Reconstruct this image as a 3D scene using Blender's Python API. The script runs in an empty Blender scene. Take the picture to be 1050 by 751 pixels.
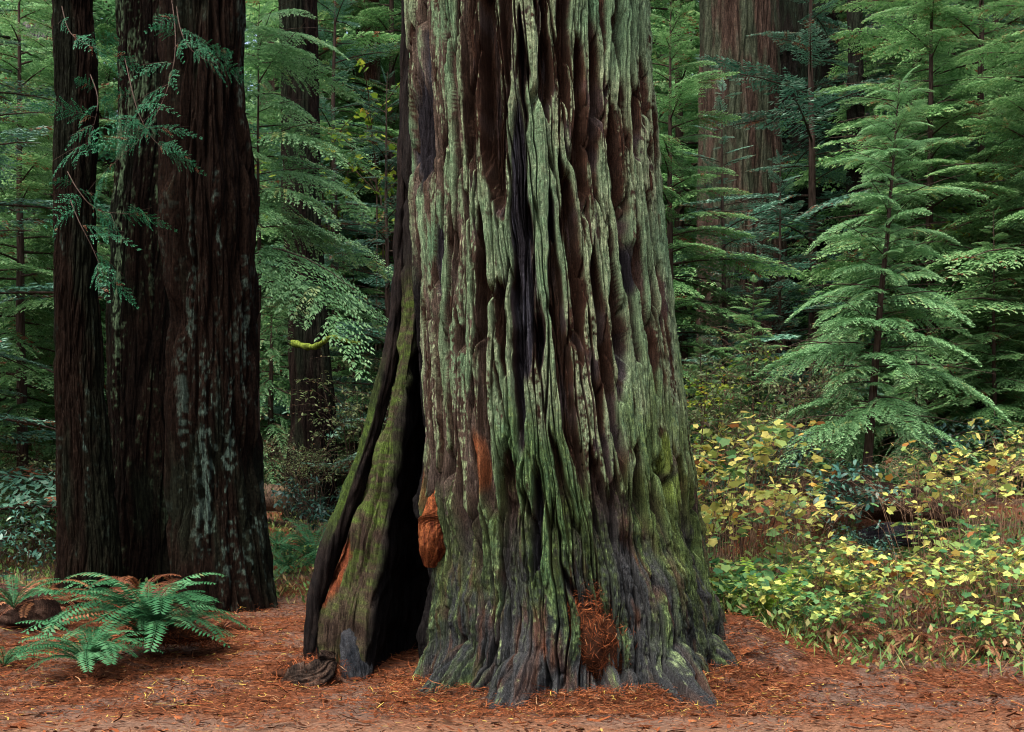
import bpy, math, random
import numpy as np
from mathutils import Vector, Matrix

SC = bpy.context.scene
COL = SC.collection
PI = math.pi
# ------------------------------------------------------------------ camera frame
F = 1300.0; CX = 525.0; HY = 530.0; CZ = 1.7
def at(px, py, Y):
    return np.array([(px - CX) / F * Y, Y, CZ - (py - HY) / F * Y])
def xat(px, Y):
    return (px - CX) / F * Y

# ------------------------------------------------------------------ noise
def _h(ix, iy, iz, seed):
    h = (ix.astype(np.int64) * 374761393 + iy.astype(np.int64) * 668265263 + iz.astype(np.int64) * 2147483647 + seed * 974711) & 0xFFFFFFFF
    h = ((h ^ (h >> 13)) * 1274126177) & 0xFFFFFFFF
    h = ((h ^ (h >> 16)) * 2246822519) & 0xFFFFFFFF
    h = h ^ (h >> 15)
    return (h & 0xFFFFFF).astype(np.float32) / 16777216.0
def vn(x, y, seed=0):
    x = np.asarray(x, np.float32); y = np.asarray(y, np.float32)
    x, y = np.broadcast_arrays(x, y)
    ix = np.floor(x); iy = np.floor(y); fx = x - ix; fy = y - iy
    fx = fx * fx * (3 - 2 * fx); fy = fy * fy * (3 - 2 * fy)
    ix = ix.astype(np.int64); iy = iy.astype(np.int64); z = np.zeros_like(ix)
    a = _h(ix, iy, z, seed); b = _h(ix + 1, iy, z, seed); c = _h(ix, iy + 1, z, seed); d = _h(ix + 1, iy + 1, z, seed)
    return (a * (1 - fx) + b * fx) * (1 - fy) + (c * (1 - fx) + d * fx) * fy
def fbm(x, y, seed=0, o=4):
    s = 0; a = .5; t = 0
    for k in range(o):
        s = s + a * vn(np.asarray(x) * 2 ** k, np.asarray(y) * 2 ** k, seed + 17 * k); t += a; a *= .5
    return s / t * 2 - 1          # about -1..1
def voro(x, y, seed=0, jit=.95):
    x = np.asarray(x, np.float32); y = np.asarray(y, np.float32)
    ix = np.floor(x).astype(np.int64); iy = np.floor(y).astype(np.int64)
    f1 = np.full(x.shape, 9., np.float32); f2 = f1.copy(); cid = np.zeros(x.shape, np.float32)
    z = np.zeros_like(ix)
    for dx in (-1, 0, 1):
        for dy in (-1, 0, 1):
            jx = ix + dx; jy = iy + dy
            px = jx + .5 + (_h(jx, jy, z, seed) - .5) * jit
            py = jy + .5 + (_h(jx, jy, z + 5, seed) - .5) * jit
            d = np.sqrt((px - x) ** 2 + (py - y) ** 2).astype(np.float32)
            near = d < f1
            f2 = np.where(near, f1, np.minimum(f2, d))
            cid = np.where(near, _h(jx, jy, z + 9, seed), cid)
            f1 = np.where(near, d, f1)
    return f1, f2, cid
def sstep(a, b, x):
    t = np.clip((x - a) / (b - a), 0, 1); return t * t * (3 - 2 * t)
def mix(a, b, t):
    return a + (b - a) * t

# ------------------------------------------------------------------ mesh helpers
def new_mesh(name, V, faces, attrs=None, smooth=True, mats=(), mat_idx=None):
    """faces: list of int arrays (n,3) or (n,4)."""
    me = bpy.data.meshes.new(name)
    V = np.asarray(V, np.float32)
    if not isinstance(faces, (list, tuple)): faces = [faces]
    faces = [np.asarray(f, np.int32) for f in faces if len(f)]
    nl = sum(f.size for f in faces); nf = sum(len(f) for f in faces)
    me.vertices.add(len(V)); me.vertices.foreach_set('co', V.ravel())
    me.loops.add(nl); me.loops.foreach_set('vertex_index', np.concatenate([f.ravel() for f in faces]))
    me.polygons.add(nf)
    tot = np.concatenate([np.full(len(f), f.shape[1], np.int32) for f in faces])
    st = np.concatenate([[0], np.cumsum(tot)[:-1]]).astype(np.int32)
    me.polygons.foreach_set('loop_start', st)
    me.polygons.foreach_set('loop_total', tot)
    me.update(calc_edges=True)
    me.polygons.foreach_set('use_smooth', np.full(nf, bool(smooth)))
    for k, a in (attrs or {}).items():
        a = np.asarray(a, np.float32)
        if a.ndim == 2:
            at_ = me.attributes.new(k, 'FLOAT_COLOR', 'POINT')
            if a.shape[1] == 3: a = np.hstack([a, np.ones((len(a), 1), np.float32)])
            at_.data.foreach_set('color', a.ravel())
        else:
            at_ = me.attributes.new(k, 'FLOAT', 'POINT'); at_.data.foreach_set('value', a)
    for m in mats: me.materials.append(m)
    if mat_idx is not None: me.polygons.foreach_set('material_index', np.asarray(mat_idx, np.int32))
    return me
def link(name, me, parent=None):
    o = bpy.data.objects.new(name, me); COL.objects.link(o)
    if parent is not None: o.parent = parent
    return o
def tag(o, label=None, cat=None, group=None, kind=None):
    if label: o['label'] = label
    if cat: o['category'] = cat
    if group: o['group'] = group
    if kind: o['kind'] = kind
    return o
def empty(name, loc, label, cat, group=None, rz=0., s=1.):
    o = bpy.data.objects.new(name, None); COL.objects.link(o)
    o.empty_display_size = .1
    o.location = [float(c) for c in loc]; o.rotation_euler = (0, 0, rz); o.scale = (s, s, s)
    return tag(o, label, cat, group)
def grid_faces(nr, nc, wrap=False):
    i = np.arange(nr - 1)[:, None]; j = np.arange(nc if wrap else nc - 1)[None, :]
    j2 = (j + 1) % nc
    a = i * nc + j; b = i * nc + j2; c = (i + 1) * nc + j2; d = (i + 1) * nc + j
    return np.stack([a, b, c, d], -1).reshape(-1, 4)
def tube(P, R, n=6, cap=True):
    P = np.asarray(P, float); R = np.broadcast_to(np.asarray(R, float), (len(P),))
    T = np.gradient(P, axis=0); T /= np.linalg.norm(T, axis=1, keepdims=True) + 1e-9
    ref = np.array([.13, .21, .97]) if abs(T[0][2]) < .9 else np.array([.97, .13, .2])
    A = np.cross(T, ref); A /= np.linalg.norm(A, axis=1, keepdims=True) + 1e-9
    B = np.cross(T, A)
    a = np.arange(n) * 2 * PI / n
    V = P[:, None, :] + R[:, None, None] * (np.cos(a)[None, :, None] * A[:, None, :] + np.sin(a)[None, :, None] * B[:, None, :])
    return V.reshape(-1, 3), grid_faces(len(P), n, True)
class Acc:
    """collects verts / quads / one float attribute / a material index"""
    def __init__(s): s.V = []; s.Q = []; s.T = []; s.M = []; s.n = 0
    def add(s, V, Q, t=0., m=0):
        V = np.asarray(V, np.float32); s.V.append(V); s.Q.append(np.asarray(Q) + s.n); s.n += len(V)
        s.T.append(np.broadcast_to(np.asarray(t, np.float32), (len(V),))); s.M.append(np.full(len(Q), m))
    def mesh(s, name, mats, smooth=True):
        return new_mesh(name, np.concatenate(s.V), [np.concatenate(s.Q)], {'tint': np.concatenate(s.T)}, smooth, mats, np.concatenate(s.M))
def spl(P, n):
    """smooth curve through points (Catmull-Rom)"""
    P = np.asarray(P, float); k = len(P)
    Q = np.vstack([2 * P[0] - P[1], P, 2 * P[-1] - P[-2]])
    t = np.linspace(0, k - 1 - 1e-6, n); i = t.astype(int); f = (t - i)[:, None]
    a, b, c, d = Q[i], Q[i + 1], Q[i + 2], Q[i + 3]
    return .5 * (2 * b + (c - a) * f + (2 * a - 5 * b + 4 * c - d) * f ** 2 + (3 * b - a - 3 * c + d) * f ** 3)

# ------------------------------------------------------------------ materials
def nmat(name):
    m = bpy.data.materials.new(name); m.use_nodes = True
    nt = m.node_tree; nt.nodes.clear()
    out = nt.nodes.new('ShaderNodeOutputMaterial')
    return m, nt, out
def ramp(nt, stops):
    r = nt.nodes.new('ShaderNodeValToRGB'); e = r.color_ramp.elements
    while len(e) < len(stops): e.new(0.5)
    for el, (p, c) in zip(e, stops): el.position = p; el.color = (*c, 1)
    return r
def leaf_mat(name, stops, trans=.35, rough=.5, spec=.15, vary=.25):
    m, nt, out = nmat(name); N = nt.nodes; L = nt.links
    a = N.new('ShaderNodeAttribute'); a.attribute_name = 'tint'
    r = ramp(nt, stops); L.new(a.outputs['Fac'], r.inputs[0])
    oi = N.new('ShaderNodeObjectInfo')
    mr = N.new('ShaderNodeMapRange'); mr.inputs[3].default_value = 1 - vary; mr.inputs[4].default_value = 1 + vary
    L.new(oi.outputs['Random'], mr.inputs[0])
    hs = N.new('ShaderNodeHueSaturation'); L.new(r.outputs[0], hs.inputs['Color']); L.new(mr.outputs[0], hs.inputs['Value'])
    b = N.new('ShaderNodeBsdfPrincipled'); b.inputs['Roughness'].default_value = rough; b.inputs['Specular IOR Level'].default_value = spec
    t = N.new('ShaderNodeBsdfTranslucent'); mx = N.new('ShaderNodeMixShader'); mx.inputs[0].default_value = trans
    L.new(hs.outputs[0], b.inputs['Base Color']); L.new(hs.outputs[0], t.inputs['Color'])
    L.new(b.outputs[0], mx.inputs[1]); L.new(t.outputs[0], mx.inputs[2]); L.new(mx.outputs[0], out.inputs[0])
    return m
def bark_mat(name, scale=(9, 9, 1.2), attr='col', lo=.6, hi=1.35, bump=.5, dist=.02, rough=.85, spec=.2, fine=60, gain=1.):
    """own colour pattern comes from the 'col' attribute (bark, lichen, moss, scorch, dark tones) times fibre noise"""
    m, nt, out = nmat(name); N = nt.nodes; L = nt.links
    tc = N.new('ShaderNodeTexCoord'); mp = N.new('ShaderNodeMapping'); mp.inputs['Scale'].default_value = scale
    L.new(tc.outputs['Object'], mp.inputs[0])
    n1 = N.new('ShaderNodeTexNoise'); n1.inputs['Scale'].default_value = 3; n1.inputs['Detail'].default_value = 8; n1.inputs['Roughness'].default_value = .7
    L.new(mp.outputs[0], n1.inputs['Vector'])
    n2 = N.new('ShaderNodeTexNoise'); n2.inputs['Scale'].default_value = fine; n2.inputs['Detail'].default_value = 4
    L.new(tc.outputs['Object'], n2.inputs['Vector'])
    mr = N.new('ShaderNodeMapRange'); mr.inputs[1].default_value = .3; mr.inputs[2].default_value = .7
    mr.inputs[3].default_value = lo * gain; mr.inputs[4].default_value = hi * gain; L.new(n1.outputs[0], mr.inputs[0])
    mr2 = N.new('ShaderNodeMapRange'); mr2.inputs[1].default_value = .3; mr2.inputs[2].default_value = .7
    mr2.inputs[3].default_value = .6; mr2.inputs[4].default_value = 1.4; L.new(n2.outputs[0], mr2.inputs[0])
    mu = N.new('ShaderNodeMath'); mu.operation = 'MULTIPLY'; L.new(mr.outputs[0], mu.inputs[0]); L.new(mr2.outputs[0], mu.inputs[1])
    mp4 = N.new('ShaderNodeMapping'); mp4.inputs['Scale'].default_value = (scale[0] * 3.2, scale[1] * 3.2, scale[2] * 2.6); L.new(tc.outputs['Object'], mp4.inputs[0])
    n4 = N.new('ShaderNodeTexNoise'); n4.inputs['Scale'].default_value = 3; n4.inputs['Detail'].default_value = 3; n4.inputs['Roughness'].default_value = .65; L.new(mp4.outputs[0], n4.inputs['Vector'])
    mr4 = N.new('ShaderNodeMapRange'); mr4.inputs[1].default_value = .36; mr4.inputs[2].default_value = .64; mr4.inputs[3].default_value = .45; mr4.inputs[4].default_value = 1.4; L.new(n4.outputs[0], mr4.inputs[0])
    mu4 = N.new('ShaderNodeMath'); mu4.operation = 'MULTIPLY'; L.new(mu.outputs[0], mu4.inputs[0]); L.new(mr4.outputs[0], mu4.inputs[1]); mu = mu4
    a = N.new('ShaderNodeAttribute'); a.attribute_name = attr
    vm = N.new('ShaderNodeVectorMath'); vm.operation = 'SCALE'
    L.new(a.outputs['Color'], vm.inputs[0]); L.new(mu.outputs[0], vm.inputs['Scale'])
    b = N.new('ShaderNodeBsdfPrincipled'); b.inputs['Roughness'].default_value = rough; b.inputs['Specular IOR Level'].default_value = spec
    L.new(vm.outputs[0], b.inputs['Base Color'])
    ad = N.new('ShaderNodeMath'); ad.operation = 'ADD'; L.new(n1.outputs[0], ad.inputs[0])
    m3 = N.new('ShaderNodeMath'); m3.operation = 'MULTIPLY'; m3.inputs[1].default_value = .35; L.new(n2.outputs[0], m3.inputs[0]); L.new(m3.outputs[0], ad.inputs[1])
    m5 = N.new('ShaderNodeMath'); m5.operation = 'MULTIPLY_ADD'; m5.inputs[1].default_value = .7; L.new(n4.outputs[0], m5.inputs[0]); L.new(ad.outputs[0], m5.inputs[2]); ad = m5
    bp = N.new('ShaderNodeBump'); bp.inputs['Strength'].default_value = bump; bp.inputs['Distance'].default_value = dist
    L.new(ad.outputs[0], bp.inputs['Height']); L.new(bp.outputs[0], b.inputs['Normal'])
    L.new(b.outputs[0], out.inputs[0])
    return m
def wood_mat(name, c0, c1, scale=(14, 14, 2)):
    m, nt, out = nmat(name); N = nt.nodes; L = nt.links
    tc = N.new('ShaderNodeTexCoord'); mp = N.new('ShaderNodeMapping'); mp.inputs['Scale'].default_value = scale
    L.new(tc.outputs['Object'], mp.inputs[0])
    n1 = N.new('ShaderNodeTexNoise'); n1.inputs['Scale'].default_value = 3; n1.inputs['Detail'].default_value = 6
    L.new(mp.outputs[0], n1.inputs['Vector'])
    r = ramp(nt, [(.35, c0), (.65, c1)]); L.new(n1.outputs[0], r.inputs[0])
    b = N.new('ShaderNodeBsdfPrincipled'); b.inputs['Roughness'].default_value = .85; b.inputs['Specular IOR Level'].default_value = .05
    L.new(r.outputs[0], b.inputs['Base Color'])
    bp = N.new('ShaderNodeBump'); bp.inputs['Strength'].default_value = .5; bp.inputs['Distance'].default_value = .02
    L.new(n1.outputs[0], bp.inputs['Height']); L.new(bp.outputs[0], b.inputs['Normal'])
    L.new(b.outputs[0], out.inputs[0])
    return m

RUST = (.13, .045, .02)
M_HEM = leaf_mat('hemlock_needles', [(0, (.044, .120, .038)), (.45, (.095, .215, .072)), (.80, (.20, .34, .140)), (.90, (.21, .26, .09)), (.95, RUST)], .42, .45, .22)  # pale upper stop: new growth, plus sky reflection put into the colour
M_HEMB = leaf_mat('hemlock_needles_bright', [(0, (.058, .155, .058)), (.45, (.122, .270, .108)), (.85, (.26, .43, .21)), (.97, (.26, .30, .10))], .3, vary=.05)
M_RED = leaf_mat('redwood_needles', [(0, (.022, .078, .050)), (.45, (.055, .145, .095)), (.80, (.16, .27, .20)), (.90, (.06, .07, .04)), (.95, RUST)], .22, .45, .22)  # greyish pale stop carries the sky's glint on the tips as colour
M_FAR = leaf_mat('far_needles', [(0, (.052, .140, .055)), (.45, (.11, .24, .10)), (.82, (.23, .38, .18)), (.94, RUST)], .45, .45, .22)
M_MAP = leaf_mat('vine_maple_leaves', [(0, (.05, .11, .015)), (.5, (.12, .19, .02)), (.85, (.24, .26, .03)), (.95, (.30, .12, .02))], .4)
M_YEL = leaf_mat('thimbleberry_leaves', [(0, (.035, .12, .045)), (.22, (.10, .22, .07)), (.42, (.28, .36, .09)), (.6, (.46, .45, .11)), (.84, (.62, .53, .15)), (.95, (.46, .24, .04)), (1, (.22, .09, .03))], .35, vary=.1)
M_FERN = leaf_mat('fern_leaves', [(0, (.014, .066, .026)), (.5, (.030, .110, .044)), (.9, (.070, .175, .080)), (.97, (.16, .08, .025))], .3, .55, .08, vary=.12)
M_FERNY = leaf_mat('fern_leaves_lime', [(0, (.09, .20, .02)), (.5, (.17, .31, .03)), (1, (.30, .40, .06))], .35, vary=.1)
M_DEAD = leaf_mat('dead_fern_leaves', [(0, (.045, .016, .009)), (.5, (.11, .040, .018)), (1, (.22, .10, .045))], .2)
M_SAL = leaf_mat('salal_leaves', [(0, (.014, .060, .045)), (.5, (.028, .095, .068)), (.9, (.07, .15, .10)), (1, (.16, .22, .12))], .15, .35, .35)
M_HUC = leaf_mat('huckleberry_leaves', [(0, (.05, .09, .035)), (.5, (.09, .13, .055)), (.85, (.16, .19, .08)), (.95, (.20, .12, .06))], .3)
M_LIT = leaf_mat('needle_litter', [(0, (.022, .010, .006)), (.3, (.070, .024, .011)), (.6, (.175, .050, .019)), (.85, (.30, .110, .043)), (.97, (.36, .23, .12)), (1, (.42, .32, .07))], .1, .8, .03)
M_TWIG = wood_mat('twig_bark', (.035, .022, .015), (.09, .06, .045))
M_CANE = wood_mat('cane_bark', (.060, .036, .022), (.25, .16, .10))
M_STEM = wood_mat('young_bark', (.022, .015, .011), (.060, .042, .034))
M_BIG = bark_mat('redwood_bark', (16, 16, 1.1), lo=.4, hi=1.5, bump=1.0, dist=.025, fine=75, spec=.03, gain=.94)
M_BARK = bark_mat('old_bark', (7, 7, .8), lo=.45, hi=1.5, bump=.8, dist=.03, fine=30, spec=.02, gain=.62)

# ------------------------------------------------------------------ ground
def gz(x, y):
    x = np.asarray(x, float); y = np.asarray(y, float)
    z = np.interp(y, [0, 11.2, 13.2, 18, 22, 26, 40, 80, 400], [0, 0, .12, .45, .95, 1.7, 2.7, 5.5, 8])
    r = sstep(2.0, 5.5, x) * np.interp(y, [12, 13.5, 16, 19, 22, 26, 40], [0, .1, .45, .85, 1.2, .75, .3])
    z = z + r
    z = z + .05 * np.exp(-(((x - .6) / 1.5) ** 2 + ((y - 13.0) / 1.2) ** 2)) + .48 * np.exp(-(((x - 2.0) / 1.25) ** 2 + ((y - 13.5) / 1.15) ** 2))
    z = z - .10 * np.exp(-(((x + 1.35) / .5) ** 2 + ((y - 12.7) / .8) ** 2))
    z = z - .35 * np.exp(-(((x - 5.9) / 1.0) ** 2 + ((y - 19.2) / 1.1) ** 2))
    dd = np.sqrt((x - .62) ** 2 + (y - 13.3) ** 2); z = z + .05 * np.exp(-((dd - 1.85) / .20) ** 2) * sstep(-1.2, -.6, x)
    near = np.exp(-((y - 13) / 9.) ** 2)
    z = z + fbm(x * .7, y * .7, 3, 3) * .07 * (1 - .5 * near) * sstep(10.6, 13, y) + fbm(x * 3, y * 3, 5, 3) * .02
    return z
def axis(segs):
    return np.unique(np.concatenate([np.linspace(a, b, n) for a, b, n in segs]))
gx = axis([(-400, -40, 14), (-40, -9, 40), (-9, 9, 300), (9, 40, 40), (40, 400, 14)])
gy = axis([(-60, 4, 10), (4, 9, 12), (9, 22, 240), (22, 60, 90), (60, 500, 16)])
GX, GY = np.meshgrid(gx, gy); GZ = gz(GX, GY)
def ground_mat():
    m, nt, out = nmat('forest_floor'); N = nt.nodes; L = nt.links
    tc = N.new('ShaderNodeTexCoord')
    def noise(s, d, r=.6):
        n = N.new('ShaderNodeTexNoise'); n.inputs['Scale'].default_value = s; n.inputs['Detail'].default_value = d; n.inputs['Roughness'].default_value = r
        L.new(tc.outputs['Object'], n.inputs['Vector']); return n
    n1 = noise(22, 8, .75); n2 = noise(1.1, 4); n3 = noise(90, 4)
    r1 = ramp(nt, [(.30, (.026, .011, .007)), (.45, (.074, .028, .014)), (.58, (.15, .056, .028)), (.72, (.25, .115, .062))]); L.new(n1.outputs[0], r1.inputs[0])
    r2 = ramp(nt, [(.30, (.040, .024, .018)), (.5, (.10, .062, .046)), (.7, (.18, .12, .09))]); L.new(n1.outputs[0], r2.inputs[0])
    mr = N.new('ShaderNodeMapRange'); mr.inputs[1].default_value = .46; mr.inputs[2].default_value = .56; L.new(n2.outputs[0], mr.inputs[0])
    mx = N.new('ShaderNodeMixRGB'); L.new(mr.outputs[0], mx.inputs[0]); L.new(r1.outputs[0], mx.inputs[1]); L.new(r2.outputs[0], mx.inputs[2])
    sp = N.new('ShaderNodeSeparateXYZ'); L.new(tc.outputs['Object'], sp.inputs[0])
    nj = N.new('ShaderNodeMath'); nj.operation = 'MULTIPLY_ADD'; nj.inputs[1].default_value = 2.2; L.new(n2.outputs[0], nj.inputs[0]); L.new(sp.outputs['Y'], nj.inputs[2])
    pm = N.new('ShaderNodeMapRange'); pm.inputs[1].default_value = 12.3; pm.inputs[2].default_value = 10.6; L.new(nj.outputs[0], pm.inputs[0])
    r3 = ramp(nt, [(.30, (.045, .022, .013)), (.5, (.155, .084, .050)), (.7, (.27, .168, .110))]); L.new(n1.outputs[0], r3.inputs[0])
    mx2 = N.new('ShaderNodeMixRGB'); L.new(pm.outputs[0], mx2.inputs[0]); L.new(mx.outputs[0], mx2.inputs[1]); L.new(r3.outputs[0], mx2.inputs[2]); mx = mx2
    b = N.new('ShaderNodeBsdfPrincipled'); b.inputs['Roughness'].default_value = .9; b.inputs['Specular IOR Level'].default_value = .02
    L.new(mx.outputs[0], b.inputs['Base Color'])
    ad = N.new('ShaderNodeMath'); ad.operation = 'ADD'; L.new(n1.outputs[0], ad.inputs[0]); L.new(n3.outputs[0], ad.inputs[1])
    bp = N.new('ShaderNodeBump'); bp.inputs['Strength'].default_value = .8; bp.inputs['Distance'].default_value = .03
    L.new(ad.outputs[0], bp.inputs['Height']); L.new(bp.outputs[0], b.inputs['Normal']); L.new(b.outputs[0], out.inputs[0])
    return m
tag(link('ground', new_mesh('ground', np.stack([GX, GY, GZ], -1).reshape(-1, 3), grid_faces(*GX.shape), mats=[ground_mat()])), kind='structure')

# ------------------------------------------------------------------ the ancient redwood
def main_trunk():
    rng = np.random.default_rng(1)
    D = 13.3; mpp = D / F
    ys = np.array([-80, 12, 100, 200, 300, 400, 450, 500, 550, 600, 640, 700, 760])
    XL = np.array([424, 424, 425, 427, 430, 433, 436, 438, 440, 440, 438, 431, 424])
    XR = np.array([653, 655, 658, 664, 675, 688, 693, 702, 713, 727, 738, 748, 755])
    zt = CZ - (ys - HY) * mpp
    z = np.concatenate([np.linspace(-.45, 7.9, 1000), np.linspace(8.1, 26, 40)])
    o = np.argsort(zt)
    xl = np.interp(z, zt[o], XL[o].astype(float)); xr = np.interp(z, zt[o], XR[o].astype(float))
    sh = np.clip(1 - (z - 7.9) / 60, .5, 1)
    R0 = ((xr - xl) / 2 * mpp) * np.where(z > 7.9, sh, 1); C0 = ((xr + xl) / 2 - CX) * mpp
    ph = np.concatenate([np.linspace(-108, 108, 1450), np.linspace(110, 250, 90)]) * PI / 180
    PH, Z = np.meshgrid(ph, z)
    R = np.repeat(R0[:, None], len(ph), 1); C = np.repeat(C0[:, None], len(ph), 1)
    U = PH * 1.3; V = Z
    pw = np.where(PH > PI, PH - 2 * PI, PH)
    lob = lambda p, w: np.exp(-((np.degrees(pw) - p) / w) ** 2)
    zz = np.maximum(Z, 0)
    # -- flow of the bark: a braided net of raised ridges round lens-shaped troughs, finer plates on the left and low down
    def fcell(x, y, seed, jit=.95):
        f1 = np.full(x.shape, 9., np.float32); f2 = f1.copy(); cx_ = f1 * 0; cy_ = f1 * 0; cid = f1 * 0
        ix = np.floor(x).astype(np.int64); iy = np.floor(y).astype(np.int64); z0 = np.zeros_like(ix)
        for dx in (-1, 0, 1):
            for dy in (-1, 0, 1):
                jx = ix + dx; jy = iy + dy
                px = (jx + .5 + (_h(jx, jy, z0, seed) - .5) * jit).astype(np.float32); py = (jy + .5 + (_h(jx, jy, z0 + 5, seed) - .5) * jit).astype(np.float32)
                d = np.sqrt((px - x) ** 2 + (py - y) ** 2); nr = d < f1
                f2 = np.where(nr, f1, np.minimum(f2, d)); cx_ = np.where(nr, px, cx_); cy_ = np.where(nr, py, cy_)
                cid = np.where(nr, _h(jx, jy, z0 + 9, seed), cid); f1 = np.where(nr, d, f1)
        return f2 - f1, cx_, cy_, cid
    w1 = .13 * fbm(U * .9, V * .38, 11, 3) + .045 * fbm(U * 2.4, V * .8, 12, 3) + .016 * fbm(U * 11, V * 4, 13, 2)
    uw = U + w1
    low = 1 - sstep(.8, 2.5, Z + .6 * fbm(U * 1.2, V * .8, 31, 3))           # scaly lower part
    fine = sstep(-.55, -.85, U + .1 * fbm(U * 2, V * .5, 32, 2)) * sstep(1.3, 2.6, Z) * .95
    dens = np.clip(np.maximum(fine, low), 0, 1)
    e1, cx1, cy1, c1 = fcell(uw / .185, V / 2.5 + 40, 21)
    e2, cx2, cy2, d1 = fcell((uw + .018 * fbm(U * 9, V * 2, 5, 2)) / .085, V / 1.7 + 9, 22)
    e3, _, _, d3 = fcell((uw + .012 * fbm(U * 14, V * 3, 6, 2)) / .036, V / 1.1, 23)
    wn = fbm(U * 7, V * 2.2, 33, 3); wn2 = fbm(uw * 26, V * 2.2, 34, 3)
    fib = fbm(uw * 70, V * 3.0, 43, 3)
    net = 1 - sstep(.15, .31, e1 + .09 * wn + .10 * wn2 - .10 * (c1 > .62))
    plate = sstep(.04, .18, e2 + .05 * wn2) * (.4 + .6 * d1)
    plate3 = sstep(.0, .4, e3) * (.5 + .5 * d3)
    h = (1 - dens) * (net * .135 + .055 * plate * (1 - net) * sstep(.25, .7, d1) + .022 * net * plate) - (1 - dens) * (1 - net) * .085 * c1
    h = h + fine * (.10 * plate) + low * (.085 * plate)
    crack = np.exp(-(np.clip(e2, 0, 1) / .075) ** 2) * sstep(.15, .45, vn(U * 3.1, V * .5, 35) + .25 * d1)
    h = h - .085 * crack * np.maximum(dens, .35 + .65 * net) - .03 * np.exp(-(np.clip(e3, 0, 1) / .07) ** 2) * sstep(.5, .8, vn(U * 6, V * .8, 36))
    h = h + .012 * plate3 * (.35 + .65 * np.maximum(net, dens)) + .020 * wn2 + .014 * fib
    s1, _, _, sd = fcell((uw + .03 * fbm(U * 5, V * 5, 7, 2)) / .055, (V + .05 * fbm(U * 6, V * 6, 8, 2)) / .30, 24)
    h = h + low * .018 * sstep(.0, .3, s1) * (.3 + .7 * sd)
    h = h + low * .085 * fbm(U * 3.0, V * 2.2, 41, 3) + .035 * fbm(U * 1.5, V * .6, 42, 2) + .004 * fbm(U * 45, V * 40, 44, 2)
    def blob(px, py, rx, ry, rot=0, xx=None, vv=None):
        u0 = (px - 545) * mpp * 1.08; v0 = CZ - (py - HY) * mpp
        x_ = X0 if xx is None else xx; v_ = V if vv is None else vv
        dx = (x_ - u0) - rot * (v_ - v0)
        return np.exp(-((dx / (rx * mpp)) ** 2 + ((v_ - v0) / (ry * mpp)) ** 2))
    X0 = C + R * np.sin(PH) - (545 - CX) * mpp      # lateral metres from px 545
    X0 = np.where(np.abs(PH) < 1.9, X0, 9)
    # whole troughs that were scorched or stripped: decided per trough of the bark net
    ucell = cx1 * .185 - w1; vcell = (cy1 - 40) * 2.5
    xc = C + R * np.sin(np.clip(ucell / 1.3, -1.6, 1.6)) - (545 - CX) * mpp
    B = lambda px, py, rx, ry: blob(px, py, rx, ry, 0, xc, vcell)
    scorch = np.clip(B(450, 150, 26, 110) + B(534, 240, 20, 170) + B(545, 400, 16, 120) + .9 * B(625, 290, 14, 100) + .8 * B(500, 300, 14, 100), 0, 1)
    scorch = np.maximum((scorch > .42) * (1 - net), sstep(.45, .7, blob(444, 150, 12, 75) + blob(533, 230, 9, 100) + .9 * blob(540, 350, 8, 80) + .8 * blob(626, 300, 7, 45) + .2 * wn))
    bare = (1 - net) * (1 - scorch) * (1 - dens)
    h = h - .055 * scorch
    h = h * 1.32 + .005 * bare * fib
    # -- root flare
    R = R + h - .085
    pz = np.degrees(pw) + 5 * fbm(Z * 1.6, U * .4, 45, 2)
    lb = lambda p, w: np.exp(-((pz - p) / w) ** 2)
    R = R + .34 * lb(29 + 5 * np.clip(1 - zz, 0, 1) - 4, 7.5) * np.exp(-zz / .40) + .27 * lb(-15 - 4 * np.clip(1 - zz, 0, 1), 8.5) * np.exp(-zz / .36) \
          + .22 * lb(54, 8) * np.exp(-zz / .42) + .20 * lb(-46, 9) * np.exp(-zz / .38) + .14 * lb(78, 8) * np.exp(-zz / .5) + .22 * lb(12, 4) * np.exp(-zz / .13) + .12 * lb(30, 6) * np.exp(-zz / .12) + .14 * lb(-20, 7) * np.exp(-zz / .13) + .22 * lb(55, 5) * np.exp(-zz / .14) + .2 * lb(-48, 6) * np.exp(-zz / .14) + .10 * np.exp(-zz / .08) + .12 * lb(-31, 4) * np.exp(-zz / .2)
    toe = lambda p, w, z0, hz, A: A * np.sqrt(np.clip(1 - ((pz - p) / w) ** 2 - ((Z - z0) / hz) ** 2, 0, 1))
    R = R + toe(31, 6.5, .10, .42, .22) + toe(-21, 7.5, .06, .38, .26) + toe(11, 3.4, .08, .22, .20) + toe(17, 3.0, .02, .26, .16) + toe(-6, 4, .0, .25, .15) + toe(56, 6, .15, .4, .18) + toe(-44, 6, .12, .4, .2) + toe(-33, 4, .0, .3, .16) + toe(42, 4.5, .05, .35, .16)
    R = R - .26 * lob(6, 9) * np.exp(-((Z - .45) / .42) ** 2) - .10 * lob(16, 6) * np.exp(-(zz / .5) ** 1.5) - .10 * lob(64, 5) * np.exp(-(zz / .6) ** 1.5)
    R = R + .10 * lob(38, 9) * np.exp(-((Z - .95) / .5) ** 2) - .06 * lob(24, 7) * np.exp(-((Z - 1.0) / .7) ** 2) + .07 * lob(-8, 9) * np.exp(-((Z - 1.0) / .35) ** 2)
    # knot holes low on the right buttress
    R = R - .16 * np.clip(blob(712, 597, 6, 11), 0, 1) - .10 * np.clip(blob(735, 610, 4, 9), 0, 1) - .09 * np.clip(blob(690, 565, 5, 10), 0, 1)
    X = C + R * np.sin(PH); Y = D - R * np.cos(PH) * 1.02
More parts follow.
